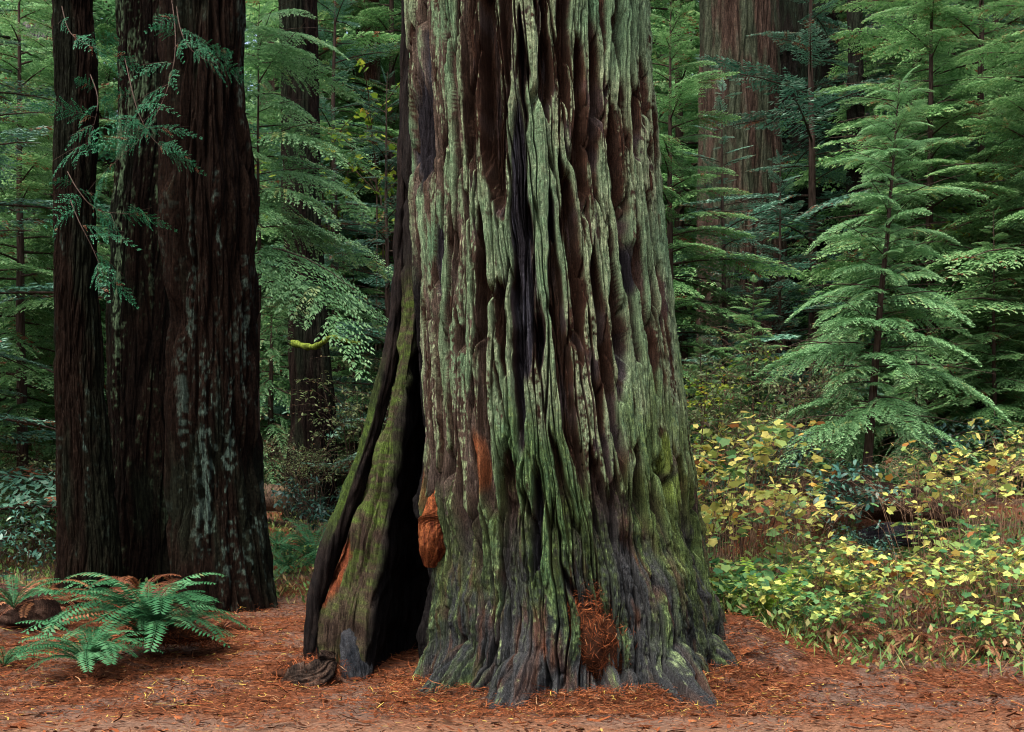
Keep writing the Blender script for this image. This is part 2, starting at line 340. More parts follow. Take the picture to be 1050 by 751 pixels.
    # -- colours of the bark itself
    n_a = fbm(uw * 13, V * 1.7, 61, 4); n_b = fbm(U * 2.2, V * .9, 62, 3); n_c = fbm(U * 38, V * 26, 63, 3); n_d = fbm(U * 18, V * 2.5, 64, 3); n_g = fbm(U * 9, V * 5, 65, 4)
    steep = np.abs(np.gradient(h, axis=1) / (np.gradient(PH, axis=1) * 1.3 + 1e-9)); flat = 1 / (1 + (steep / 1.6) ** 2)
    n_c = n_c * flat; n_a = n_a * (.3 + .7 * flat); n_g = n_g * (.4 + .6 * flat)
    crest = np.clip((1 - dens) * net * (.7 + .3 * plate) + dens * plate * 1.05, 0, 1)
    col = np.empty(PH.shape + (3,), np.float32)
    brown = np.array([.028, .014, .009]); grey = np.array([.062, .042, .031]); blu = np.array([.020, .026, .029]); red = np.array([.085, .034, .018])
    col[:] = mix(brown, grey, np.clip(.35 + .9 * n_d + .5 * n_b, 0, 1)[..., None])
    col = mix(col, red, (np.clip((fib * .9 + n_d * .8 - .2) * 1.2, 0, .8) * (1 - low) * .6)[..., None])
    purple = np.array([.060, .052, .058]); col = mix(col, purple, (np.clip(n_d * 1.5 - .2 + n_a * .5, 0, .7) * (1 - low))[..., None])
    col = mix(col, np.array([.115, .090, .070]), (fine * .7 * np.clip(.6 + n_d, 0, 1))[..., None])
    lowc = mix(blu, np.array([.056, .058, .060]), np.clip(.45 + n_a + .5 * n_c, 0, 1)[..., None])
    lowc = mix(lowc, np.array([.070, .034, .022]), np.clip(1.5 * n_d + .6 * n_g - .1, 0, .85)[..., None])
    col = mix(col, lowc, low[..., None] * .85)
    lich = sstep(.46, .70, crest * .90 + .42 * n_a + .48 * n_c + .42 * n_b + .32 * n_g - .34 * low - .06 * fine - .16 * (1 - flat))
    lich = lich * (1 - scorch) * sstep(-.2, .6, Z)
    lcol = mix(np.array([.115, .175, .092]), np.array([.285, .325, .200]), np.clip(.5 + n_c, 0, 1)[..., None])
    lcol = mix(lcol, np.array([.080, .165, .090]), np.clip(.3 + .9 * n_b, 0, 1)[..., None])
    col = mix(col, lcol, (lich * .92)[..., None])
    mz = np.exp(-((Z - 1.5) / 1.75) ** 2)
    ms = sstep(.46, .80, .46 * mz + .28 * crest + .32 * n_b + .34 * n_a + .16 * n_c + .13 * sstep(.4, 1.1, U) * sstep(5.5, 2.5, Z)) * (1 - scorch)
    mcol = mix(np.array([.020, .048, .014]), np.array([.115, .175, .036]), np.clip(.25 + 1.0 * n_c + .22 * sstep(.5, 1.2, U), 0, 1)[..., None])
    col = mix(col, mcol, (ms * .66)[..., None])
    for (px, py, rx, ry) in ((665, 505, 7, 16), (655, 470, 6, 22)):
        k = sstep(.3, .6, blob(px, py, rx, ry) + .35 * n_c)[..., None]; col = mix(col, np.array([.13, .20, .035]), k * .45)
    cs = np.array([.013, .013, .017]) * (1.0 + .8 * np.clip(n_c, 0, 1)[..., None])
    cs = mix(cs, np.array([.045, .047, .060]), (sstep(.15, .5, n_d + .5 * fib) * .8)[..., None])
    col = mix(col, cs, scorch[..., None] * .92)
    # orange raw wood where bark has come away
    orange = np.clip(blob(497, 478, 7, 38, -.12) + blob(447, 505, 7, 42, -.05) + .7 * blob(556, 650, 5, 22) + .6 * blob(576, 585, 3, 30) + .6 * blob(530, 680, 9, 14) + .5 * blob(634, 575, 3, 25), 0, 1)
    orange = sstep(.42, .75, orange + .35 * n_a + .2 * n_d)
    col = mix(col, np.array([.20, .066, .026]) * (1 + .6 * fib[..., None]), orange[..., None] * .85)
    # wall left of the torn lip: the hollow's shade put into the colour
    hollow_dark = sstep(-1.27, -1.36, np.where(PH > PI, PH - 2 * PI, PH) + .06 * n_a) * sstep(4.8, 4.0, Z) * sstep(-3.1, -2.9, np.where(PH > PI, PH - 2 * PI, PH))
    col = mix(col, np.array([.010, .009, .009]), hollow_dark[..., None])
    col = np.clip(col * 1.0, .004, .8)
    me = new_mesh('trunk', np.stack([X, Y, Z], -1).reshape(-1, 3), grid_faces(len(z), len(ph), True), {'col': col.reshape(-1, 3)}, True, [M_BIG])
    return me
REDW = empty('ancient_redwood', (0, 0, 0), 'giant old redwood with deeply furrowed lichen-covered bark and dark hollow at its base', 'tree')
link('trunk', main_trunk(), REDW)

def loft(name, secs, colf, parent, nsub=14, disp=.03, seed=3, mat=None, closed=True):
    """secs: (n,k,3) control loops; resampled smoothly, displaced along normals by bark noise"""
    secs = np.asarray(secs, float); n, k, _ = secs.shape
    N = 420; t = np.linspace(0, n - 1 - 1e-6, N)
    rows = np.stack([spl(secs[:, j], N) for j in range(k)], 1)             # N,k,3
    S = k * nsub
    tt = np.arange(S) / nsub; i = tt.astype(int); f = (tt - i)[None, :, None]
    a = rows[:, i % k]; b = rows[:, (i + 1) % k]; pz = rows[:, (i - 1) % k]; q = rows[:, (i + 2) % k]
    P = .5 * (2 * a + (b - pz) * f + (2 * pz - 5 * a + 4 * b - q) * f ** 2 + (3 * a - pz - 3 * b + q) * f ** 3)
    P = .5 * P + .5 * (a * (1 - f) + b * f)
    dz = np.gradient(P, axis=0); du = np.roll(P, -1, 1) - np.roll(P, 1, 1)
    nrm = np.cross(du, dz); nrm /= np.linalg.norm(nrm, axis=2, keepdims=True) + 1e-9
    ctr = P.mean(1, keepdims=True)
    if ((P - ctr) * nrm).sum() < 0: nrm = -nrm
    arc = np.cumsum(np.linalg.norm(np.diff(P, axis=1, append=P[:, :1]), axis=2), 1)
    Z = P[..., 2]; Uq = arc * .7 + P[..., 0] * .5
    g1, g2, d1 = voro((Uq + .05 * fbm(Uq * 2, Z, seed, 2)) / .09, Z / .9, seed)
    fb = fbm(Uq * 34, Z * 3.5, seed + 5, 4)
    h = disp * (sstep(.02, .4, g2 - g1) * (.4 + .6 * d1) + .4 * fbm(Uq * 14, Z * 3, seed + 1, 3) + .8 * fbm(P[..., 0] * 3, Z * 2.5, seed + 2, 3) + .5 * fb)
    P2 = P + nrm * h[..., None]
    col = colf(P, nrm, Uq, Z)
    me = new_mesh(name, P2.reshape(-1, 3), grid_faces(N, S, True), {'col': np.clip(col, .004, .8).reshape(-1, 3)}, True, [mat or M_BIG])
    return link(name, me, parent)

MOSS0 = np.array([.022, .040, .012]); MOSS1 = np.array([.058, .095, .018]); NEAR_BLACK = np.array([.010, .009, .009]); DBRN = np.array([.028, .019, .014]); ORNG = np.array([.16, .045, .02])
def buttress():
    # left lip of the hollow: front face between two outlines, running back to the trunk
    yl = np.array([60, 180, 280, 340, 408, 450, 508, 577, 627, 670, 715, 750])
    xl = np.array([420, 419, 418, 414, 404, 394, 378, 354, 336, 330, 326, 324])
    xr = np.array([429, 428, 428, 424, 415, 410, 401, 390, 381, 375, 372, 371])
    secs = []
    for y, a, b in zip(yl, xl, xr):
        w = np.clip((y - 200) / 450, 0, 1)
        Yl = 13.75 - .15 * w; Yr = 13.45 - .35 * w
        z = CZ - (y - HY) / F * 13.4
        A = at(a, y, Yl); B = at(b, y, Yr); A[2] = B[2] = z
        Cc = np.array([B[0] + .02 + .28 * w, 14.3, z]); Dd = np.array([-.55 + .1 * w, 15.0, z]); E = np.array([A[0] - .05 * w, 14.45, z])
        m1 = mix(A, B, .33) + np.array([0, -.05 * w, 0]); m2 = mix(A, B, .7) + np.array([0, .06 * w, 0])
        secs.append([A, m1, m2, B, Cc, Dd, E])
    def colf(P, nrm, U, Z):
        n_a = fbm(P[..., 0] * 9, Z * 4, 71, 4)[..., None]; n_c = fbm(P[..., 0] * 40 + P[..., 1] * 20, Z * 30, 72, 3)[..., None]
        col = mix(DBRN, np.array([.068, .050, .034]), np.clip(.5 + n_a, 0, 1))
        py = HY - (Z - CZ) * F / 13.4; px = CX + P[..., 0] * F / P[..., 1]
        mossy = sstep(-.25, .25, n_a + .35 * sstep(620, 420, py)[..., None] + .1)
        mossy = np.clip(mossy * (.55 + 1.1 * n_c + .5 * n_a), 0, 1) * sstep(230, 320, py)[..., None] * (1 - .55 * sstep(560, 640, py)[..., None])
        col = mix(col, mix(MOSS0, MOSS1, np.clip(.5 + n_c + .4 * n_a, 0, 1)), mossy * .9)
        col = mix(col, NEAR_BLACK, sstep(320, 250, py)[..., None] * .9)  # near-black towards the top
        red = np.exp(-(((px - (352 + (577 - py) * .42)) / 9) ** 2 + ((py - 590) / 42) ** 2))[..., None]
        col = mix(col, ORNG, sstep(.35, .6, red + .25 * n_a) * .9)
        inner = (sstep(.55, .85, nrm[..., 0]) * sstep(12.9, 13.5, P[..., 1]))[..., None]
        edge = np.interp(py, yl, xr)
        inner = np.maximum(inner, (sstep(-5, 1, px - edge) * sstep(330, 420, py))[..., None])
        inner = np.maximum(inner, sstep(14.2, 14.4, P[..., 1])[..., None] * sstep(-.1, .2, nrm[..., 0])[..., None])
        return mix(col, NEAR_BLACK, inner)  # inner faces near-black: cavity shade painted into the colour
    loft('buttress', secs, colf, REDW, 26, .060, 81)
buttress()
def rim():
    pts = [(417, -60, 8), (418, 12, 8), (416, 100, 8), (413, 200, 9), (408, 300, 10), (402, 350, 10), (391, 400, 12), (381, 440, 13), (365, 490, 15), (349, 535, 16), (334, 575, 15), (325, 610, 13), (321, 640, 13), (322, 680, 15), (323, 720, 17)]
    secs = []
    for (x, y, w) in pts:
        Y = 13.95 if y < 300 else 13.95 - .35 * min(1, (y - 300) / 300)
        c = at(x, y, Y); r = w / F * Y * .62
        loop = []
        for k in range(8):
            a = 2 * PI * k / 8
            loop.append(c + np.array([math.cos(a) * r, math.sin(a) * r * 2.2 + r, 0]))
        secs.append(loop)
    def colf(P, nrm, U, Z):
        n_a = fbm(P[..., 0] * 12, Z * 5, 73, 4)[..., None]; n_c = fbm(P[..., 0] * 40, Z * 40, 74, 3)[..., None]
        col = mix(np.array([.007, .006, .006]), np.array([.020, .015, .013]), np.clip(.5 + n_a, 0, 1))
        m = sstep(-.15, .45, -nrm[..., 0] + .25 * nrm[..., 2])[..., None] * sstep(1.3, 1.9, Z)[..., None] * sstep(3.6, 2.7, Z)[..., None]
        col = mix(col, mix(MOSS0, MOSS1, np.clip(.5 + n_c, 0, 1)), np.clip(m * (.75 + .6 * n_a), 0, .95))
        return col
    loft('bark_rim', secs, colf, REDW, 8, .030, 83)
rim()
def lump(name, P, R, colf, parent, squash=1., seed=0, disp=.15, n=72, rows=170, mat=None):
    """swollen root, burl or knot: a closed tapering tube with bark relief"""
    C = spl(P, rows); r = np.interp(np.linspace(0, 1, rows), np.linspace(0, 1, len(R)), R)
    r[0] = r[-1] = .004
    V, Q = tube(C, np.ones(rows), n)
    V = V.reshape(rows, n, 3); N = V - C[:, None]; a = np.arange(n)[None, :] * 2 * PI / n; s = np.linspace(0, 1, rows)[:, None]
    L = np.linalg.norm(C[-1] - C[0])
    k = fbm(np.cos(a) * 1.5 + s * L * 2, np.sin(a) * 1.5 + s * L * 3, seed, 4)
    g1, g2, d = voro(a / 2 / PI * 16 + .6 * fbm(s * 5 + 0 * a, a, seed, 2), s * L / .60 + .5 * fbm(a, s * 3, seed + 9, 2), seed)
    kf = fbm(np.cos(a) * 9 + s * L * 1.5, np.sin(a) * 9, seed + 3, 3)
    rr = r[:, None] * (1 + disp * k + .35 * disp * sstep(0, .35, g2 - g1) + .5 * disp * kf)
    V = C[:, None] + N * rr[..., None] * np.array([1, squash, 1])
    col = colf(V, N, k, s + 0 * a)
    me = new_mesh(name, V.reshape(-1, 3), Q, {'col': np.clip(col, .004, .8).reshape(-1, 3)}, True, [mat or M_BIG])
    return link(name, me, parent)
def c_root(V, N, k, s):
    n = fbm(V[..., 0] * 14, V[..., 2] * 14, 91, 4)[..., None]; n2 = fbm(V[..., 0] * 5 + 3, V[..., 1] * 5, 92, 3)[..., None]
    c = mix(np.array([.022, .023, .025]), np.array([.095, .084, .070]), np.clip(.5 + n, 0, 1))
    return mix(c, np.array([.055, .075, .038]), np.clip(.1 + 1.2 * n2, 0, .7))
def c_burl(V, N, k, s):
    n = fbm(V[..., 0] * 60, V[..., 2] * 8, 93, 3)[..., None]
    return mix(np.array([.075, .020, .010]), np.array([.24, .078, .028]), np.clip(.5 + n * 1.2, 0, 1))
link_b = lump('burl', [at(462, 450, 13.1), at(456, 490, 12.86), at(449, 525, 12.68), at(444, 553, 12.64), at(440, 581, 12.72)], [.05, .09, .12, .15, .14, .05], c_burl, REDW, .75, 5, .30)
def c_knob(V, N, k, s):
    n = fbm(V[..., 0] * 14, V[..., 2] * 14, 95, 4)[..., None]
    return mix(np.array([.010, .012, .015]), np.array([.038, .040, .044]), np.clip(.5 + n, 0, 1))
lump('root', [at(358, 650, 13.40), at(361, 664, 13.28), at(364, 684, 13.16), at(366, 706, 13.06)], [.07, .10, .12, .14, .13], c_knob, REDW, 1.2, 12, .4)

# ------------------------------------------------------------------ other old trunks
def old_trunk(name, label, D, ys, xl, xr, top, seed, base=(.0065, .0038, .0026), crest=(.015, .0088, .006), lichen=(.05, .085, .07), lam=.3, cell=.16, amp=.06, streaks=(), flare=None, nph=300, nz=420, rust=.15, wrap_to=None):  # default bark near black: canopy shade put into the colour
    mpp = D / F
    ys = np.array(ys, float); zt = CZ - (ys - HY) * mpp; o = np.argsort(zt)
    zlo = zt.min() - .4; zvis = CZ + (HY + 60) * mpp
    z = np.concatenate([np.linspace(zlo, zvis, nz), np.linspace(zvis + .5, max(top, zvis + 2), 16)])
    a = np.interp(z, zt[o], np.array(xl, float)[o]); b = np.interp(z, zt[o], np.array(xr, float)[o])
    R0 = (b - a) / 2 * mpp; C0 = ((a + b) / 2 - CX) * mpp
    cx, cz = C0[0], zlo + .4
    ph = np.concatenate([np.linspace(-112, 112, nph), np.linspace(116, 244, 40)]) * PI / 180
    PH, Z = np.meshgrid(ph, z); R = R0[:, None] + 0 * PH; C = C0[:, None] + 0 * PH
    U = PH * R0.mean() + seed * 3.3
    w = .12 * fbm(U * 1.2, Z * .35, seed, 3) + .03 * fbm(U * 5, Z * 1.4, seed + 1, 2)
    f1, f2, c1 = voro((U + w) / cell, Z / (cell * 11), seed + 2)
    g1, g2, d1 = voro((U + w * .6) / (cell * .4), Z / (cell * 4), seed + 3)
    p1 = sstep(.02, .35, f2 - f1); p2 = sstep(0, .35, g2 - g1)
    h = amp * p1 * (.35 + .65 * c1) + amp * .35 * p2 * (.4 + .6 * d1) + .15 * amp * fbm(U * 30, Z * 3, seed + 4, 3)
    h = h + amp * 1.2 * fbm(U * 1.6, Z * .5, seed + 5, 2)
    R = R + h - amp * .7
    zb = np.maximum(Z - (zlo + .4), 0)
    pd = np.degrees(np.where(PH > PI, PH - 2 * PI, PH))
    R = R * (1 + .16 * np.exp(-zb / .9) * np.sin(np.radians(pd) * 4 + seed))
    X = C + R * np.sin(PH); Y = D - R * np.cos(PH)
    n_a = fbm(U * 7, Z * 1.6, seed + 6, 4); n_b = fbm(U * 2.2, Z * .5, seed + 7, 3); n_c = fbm(U * 26, Z * 16, seed + 8, 3)
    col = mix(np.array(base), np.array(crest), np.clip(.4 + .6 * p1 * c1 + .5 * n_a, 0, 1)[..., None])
    col = mix(col, np.array([.115, .045, .026]) * min(1, crest[0] * 18), (sstep(.25, .6, n_a + .2 * n_b) * rust)[..., None])
    col = mix(col, np.array([.8, 1.25, .75]) * col.mean(-1, keepdims=True) * 1.15, (sstep(-.1, .4, n_b + .4 * n_a) * .7)[..., None])
    X0 = X / mpp + CX
    lm = np.zeros_like(X)
    for (px, py, rx, ry, s) in streaks:
        lm = np.maximum(lm, s * np.exp(-(((X0 - px) / rx) ** 2 + (((HY - (Z - CZ) / mpp) - py) / ry) ** 2)))
    li = sstep(.55, .85, .35 * p1 * c1 + .55 * n_a + .75 * n_c + .75 * lm + lam * .5)
    lc = mix(np.array(lichen), np.array(lichen) * 1.5, np.clip(.4 + n_c, 0, 1)[..., None])
    col = mix(col, lc, (li * np.clip(lam + lm, 0, .9))[..., None])
    V = np.stack([X - cx, Y - D, Z - cz], -1)
    t = empty(name, (cx, D, cz), label, 'tree')
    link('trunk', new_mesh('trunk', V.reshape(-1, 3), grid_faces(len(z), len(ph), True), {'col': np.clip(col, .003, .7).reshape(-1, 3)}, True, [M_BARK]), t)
    return t
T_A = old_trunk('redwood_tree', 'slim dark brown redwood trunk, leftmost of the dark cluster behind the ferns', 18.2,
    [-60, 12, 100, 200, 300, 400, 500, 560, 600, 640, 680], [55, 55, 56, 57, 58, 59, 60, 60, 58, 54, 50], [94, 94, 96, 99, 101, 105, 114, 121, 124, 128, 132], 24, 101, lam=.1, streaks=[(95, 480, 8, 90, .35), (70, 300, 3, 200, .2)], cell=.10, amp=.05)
T_B = old_trunk('redwood_tree', 'dark trunk wedged between two dark redwoods, pale lichen strip on its left', 19.6,
    [-60, 12, 100, 200, 300, 400, 500, 560, 620], [124, 124, 122, 119, 114, 111, 110, 112, 110], [182, 182, 182, 181, 181, 181, 183, 186, 190], 26, 103, lam=.2, base=(.006, .0048, .004), streaks=[(130, 230, 8, 200, .95), (150, 90, 22, 110, .55), (126, 420, 5, 120, .5), (165, 150, 8, 150, .4)], lichen=(.085, .135, .075))  # base colour darkened to include the shade of the canopy
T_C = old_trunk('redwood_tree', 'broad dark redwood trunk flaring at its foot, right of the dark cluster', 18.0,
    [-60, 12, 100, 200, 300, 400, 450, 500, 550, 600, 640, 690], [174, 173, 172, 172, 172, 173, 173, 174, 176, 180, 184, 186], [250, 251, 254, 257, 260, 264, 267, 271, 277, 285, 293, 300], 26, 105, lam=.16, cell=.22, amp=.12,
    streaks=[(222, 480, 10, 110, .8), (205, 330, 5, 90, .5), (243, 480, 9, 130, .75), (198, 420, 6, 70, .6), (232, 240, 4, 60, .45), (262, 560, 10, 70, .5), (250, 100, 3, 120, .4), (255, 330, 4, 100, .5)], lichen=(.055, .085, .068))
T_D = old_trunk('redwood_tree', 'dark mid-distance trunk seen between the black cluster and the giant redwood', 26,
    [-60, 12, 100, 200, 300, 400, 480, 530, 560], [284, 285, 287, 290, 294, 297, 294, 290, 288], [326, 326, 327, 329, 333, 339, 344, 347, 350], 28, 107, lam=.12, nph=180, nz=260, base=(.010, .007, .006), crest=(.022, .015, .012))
T_F = old_trunk('redwood_tree', 'thin reddish trunk glimpsed in foliage just left of the giant redwood', 35,
    [-60, 12, 200, 300, 400, 500], [374, 374, 374, 374, 374, 373], [389, 389, 390, 391, 392, 394], 26, 109, lam=.08, nph=90, nz=160, base=(.06, .032, .022), crest=(.10, .055, .04), rust=.5)
T_E = old_trunk('redwood_tree', 'large grey-brown redwood trunk behind branches, right of the giant redwood', 32,
    [-60, 12, 100, 200, 300, 400, 500], [717, 717, 717, 717, 716, 714, 710], [796, 797, 799, 802, 806, 812, 820], 32, 111, lam=.2, nph=260, nz=300, base=(.026, .016, .012), crest=(.084, .056, .043), lichen=(.075, .095, .078), cell=.17, amp=.06)
T_E2 = old_trunk('redwood_tree', 'shaded greenish redwood trunk close behind the large grey-brown trunk', 36,
    [-60, 12, 100, 200, 300, 400, 500], [790, 790, 789, 787, 784, 780, 776], [858, 858, 859, 861, 862, 866, 870], 32, 113, lam=.35, nph=200, nz=260, base=(.016, .013, .011), crest=(.035, .030, .025), lichen=(.055, .09, .07), cell=.15, amp=.05)
T_G = old_trunk('conifer_tree', 'narrow black trunk rising behind the top of the bright hemlock', 31,
    [-60, 12, 100, 200, 300, 400, 500], [870, 870, 870, 869, 869, 868, 867], [884, 884, 884, 885, 885, 886, 887], 26, 115, lam=.1, nph=80, nz=160, base=(.02, .016, .014), crest=(.035, .03, .026))
T_H = old_trunk('conifer_tree', 'pale grey distant trunk at the left edge, behind hanging twigs', 40,
    [-60, 12, 200, 400, 520], [16, 16, 15, 14, 13], [52, 52, 53, 55, 57], 30, 117, lam=.4, nph=90, nz=160, base=(.14, .135, .13), crest=(.24, .23, .225), lichen=(.2, .24, .2))
T_I = old_trunk('conifer_tree', 'grey trunk half hidden behind the bright hemlock, near its stem', 40,
    [-60, 12, 200, 400, 520], [888, 888, 886, 884, 882], [916, 916, 917, 918, 920], 30, 119, lam=.4, nph=90, nz=160, base=(.09, .085, .08), crest=(.15, .145, .14), lichen=(.2, .24, .2))

# ------------------------------------------------------------------ foliage templates
def leaf_quads(B, Dr, S, ln, wd, tint, rng, cup=.0):
    n = len(B)
    roll = rng.normal(0, .35, n)[:, None]
    up = np.cross(Dr, S)
    S2 = S * np.cos(roll) + up * np.sin(roll)
    m = B + Dr * (ln * .5)[:, None]
    V = np.stack([B, m + S2 * (wd / 2)[:, None], B + Dr * ln[:, None], m - S2 * (wd / 2)[:, None]], 1)
    return V.reshape(-1, 3).astype(np.float32), np.repeat(tint, 4).astype(np.float32)
def unit(v): return v / (np.linalg.norm(v, axis=-1, keepdims=True) + 1e-9)
def frond(rng, L=1.5, nb=22, spread=.42, ds=.04, ll=.085, lw=.026, droop=.22, bdroop=.25, ang=58, dead=.05, shape=1.4, t0=.10):
    """flat conifer spray: axis along +x, side shoots in the xy plane, tips drooping"""
    Bs, Ds, Ss, ln, wd, ti = [], [], [], [], [], []
    tb = np.linspace(t0, .99, nb)
    for side in (-1, 1):
        for t in tb + rng.normal(0, .012, nb):
            t = min(max(t, .03), 1.)
            b = L * spread * (1 - t ** shape) * min(1, t * 3.2 + .25) * rng.uniform(.7, 1.15) + L * .035
            a = math.radians(ang - 18 * t + rng.normal(0, 6)); d = np.array([math.cos(a), side * math.sin(a), 0])
            s = np.arange(0, b, ds); k = len(s)
            if k == 0: continue
            ax = np.array([t * L, 0, -droop * L * t * t + L * .10 * t])
            p = ax + d * s[:, None]; p[:, 2] += -bdroop * s * s / max(b, .01) * .6 + rng.normal(0, .006 * L, k)
            slope = -bdroop * 1.2 * s / max(b, .01)
            dv = np.stack([np.full(k, d[0]), np.full(k, d[1]), slope], 1); dv = unit(dv)
            dead_b = rng.random() < dead
            for sd in (-1, 1):
                aa = sd * np.radians(48 + rng.normal(0, 7, k))
                dd = np.stack([dv[:, 0] * np.cos(aa) - dv[:, 1] * np.sin(aa), dv[:, 0] * np.sin(aa) + dv[:, 1] * np.cos(aa), dv[:, 2] - .18 + rng.normal(0, .12, k)], 1); dd = unit(dd)
                sv = unit(np.cross(dd, np.array([0, 0, 1.])))
                l = ll * (1.05 - .55 * s / max(b, .01)) * rng.uniform(.75, 1.2, k)
                Bs.append(p); Ds.append(dd); Ss.append(sv); ln.append(l); wd.append(lw * rng.uniform(.8, 1.25, k))
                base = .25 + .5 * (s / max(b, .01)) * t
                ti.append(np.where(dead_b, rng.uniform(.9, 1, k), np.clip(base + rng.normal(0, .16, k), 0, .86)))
            Bs.append(p[-1:]); Ds.append(dv[-1:]); Ss.append(unit(np.cross(dv[-1:], np.array([0, 0, 1.])))); ln.append(np.array([ll * .9])); wd.append(np.array([lw])); ti.append(np.array([.7]))
    return leaf_quads(np.concatenate(Bs), np.concatenate(Ds), np.concatenate(Ss), np.concatenate(ln), np.concatenate(wd), np.concatenate(ti), rng)
def rotm(az, pitch, roll):
    return np.array(Matrix.Rotation(az, 3, 'Z') @ Matrix.Rotation(-pitch, 3, 'Y') @ Matrix.Rotation(roll, 3, 'X'))
def quads(n): return np.arange(n * 4).reshape(-1, 4)
def crown_meshes(rng, H, h0, Rm, nbr, fronds, L0=1.5, rad=.11, power=.75, tipup=.5, lowdown=-.25, gap=.0, lean=(0, 0), leafm=None, barkm=None, azw=None, lenj=.25, mats2=None, one_side=None):
    wood = Acc(); fol = Acc()
    zs = np.linspace(0, H, 14)
    wob = np.cumsum(rng.normal(0, .012 * H / 10, (14, 2)), 0)
    def stem(z):
        return np.array([np.interp(z, zs, wob[:, 0]) + lean[0] * z / H, np.interp(z, zs, wob[:, 1]) + lean[1] * z / H, z])
    V, Q = tube([stem(z) - np.array([0, 0, .3 if z == 0 else 0]) for z in zs], rad * (1 - zs / H * .93), 8); wood.add(V, Q)
    az = rng.uniform(0, 2 * PI)
    for i in range(nbr):
        q = (i + rng.uniform(-.4, .4)) / nbr
        q = min(max(q, 0), .995)
        z = h0 + (H - h0) * q ** .92
        az += 2.399963 + rng.normal(0, .3)
        L = Rm * ((1 - q) ** power + .05) * rng.uniform(1 - lenj, 1 + lenj)
        if rng.random() < gap: L *= .45
        if one_side is not None: L *= 1 + one_side[1] * math.cos(az - one_side[0])
        pitch = lowdown + (tipup - lowdown) * q ** 1.3 + rng.normal(0, .10)
        p = stem(z); M = rotm(az, pitch, rng.normal(0, .2)); s = L / L0
        fv, ft = fronds[rng.integers(len(fronds))]
        V = (fv * s) @ M.T + p
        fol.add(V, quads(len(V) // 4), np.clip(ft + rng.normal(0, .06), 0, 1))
        tt = np.linspace(0, .92, 5)
        ax = np.stack([tt * L0, 0 * tt, -.22 * L0 * tt * tt + L0 * .10 * tt - .012], 1) * s
        V, Q = tube(ax @ M.T + p, max(.008, rad * .16 * s ** .5) * (1 - tt * .8), 4); wood.add(V, Q)
    V = (fronds[0][0] * .3) @ rotm(0, 1.3, 0).T + stem(H * .97); fol.add(V, quads(len(V) // 4), fronds[0][1])
    return wood.mesh('trunk', [barkm or M_STEM]), fol.mesh('crown', [leafm], smooth=False)
rg = np.random.default_rng(7)
FR_H = [frond(rg, nb=28, ds=.031, ll=.066, lw=.020, droop=.30, bdroop=.4) for _ in range(5)]                                               # hemlock
FR_N = [frond(rg, nb=36, ds=.023, ll=.050, lw=.0145, droop=.58, bdroop=.75, dead=.02, spread=.40) for _ in range(6)]   # finer, for the near saplings
FR_R = [frond(rg, nb=18, ds=.040, ll=.088, lw=.023, droop=.12, bdroop=.12, spread=.36, dead=.10, shape=1.1, ang=52) for _ in range(5)]   # redwood
FR_F = [frond(rg, nb=17, ds=.058, ll=.125, lw=.038, dead=.06, droop=.3, bdroop=.4) for _ in range(4)]   # coarse, far
FR_D = [frond(rg, nb=22, ds=.04, ll=.085, lw=.024, droop=.75, bdroop=.9, dead=.10, spread=.3) for _ in range(4)]     # hanging

def plant_tree(name, px, Y, meshes, s, rz, label, cat, group=None, zoff=-.1):
    x = xat(px, Y); t = empty(name, (x, Y, float(gz(x, Y)) + zoff), label, cat, group, rz, s)
    for n, m in zip(('trunk', 'crown'), meshes): link(n, m, t)
    return t
# the bright hemlock on the right and the one beside the dark cluster
r1 = np.random.default_rng(21)
S1 = crown_meshes(r1, 6.40, .95, 1.42, 112, FR_N, rad=.085, power=.55, tipup=.55, lowdown=.05, leafm=M_HEMB, lean=(.55, 0), lenj=.42, gap=.25)
x = xat(888, 19.6)
t = empty('hemlock_sapling', (x, 19.6, CZ + (HY - 503) / F * 19.6), 'bright green young hemlock with drooping layered sprays and bare dark lower stem', 'tree', 'young hemlocks')
for n, m in zip(('trunk', 'crown'), S1): link(n, m, t)
r1 = np.random.default_rng(22)
S2 = crown_meshes(r1, 9.6, 4.6, 2.0, 46, FR_N, rad=.07, power=.45, tipup=.40, lowdown=-.10, leafm=M_HEMB, lenj=.35, one_side=(-.2, .38))
plant_tree('hemlock_sapling', 264, 21.5, S2, 1, 0, 'bright feathery hemlock sapling whose sprays droop right of the dark cluster', 'tree', 'young hemlocks')

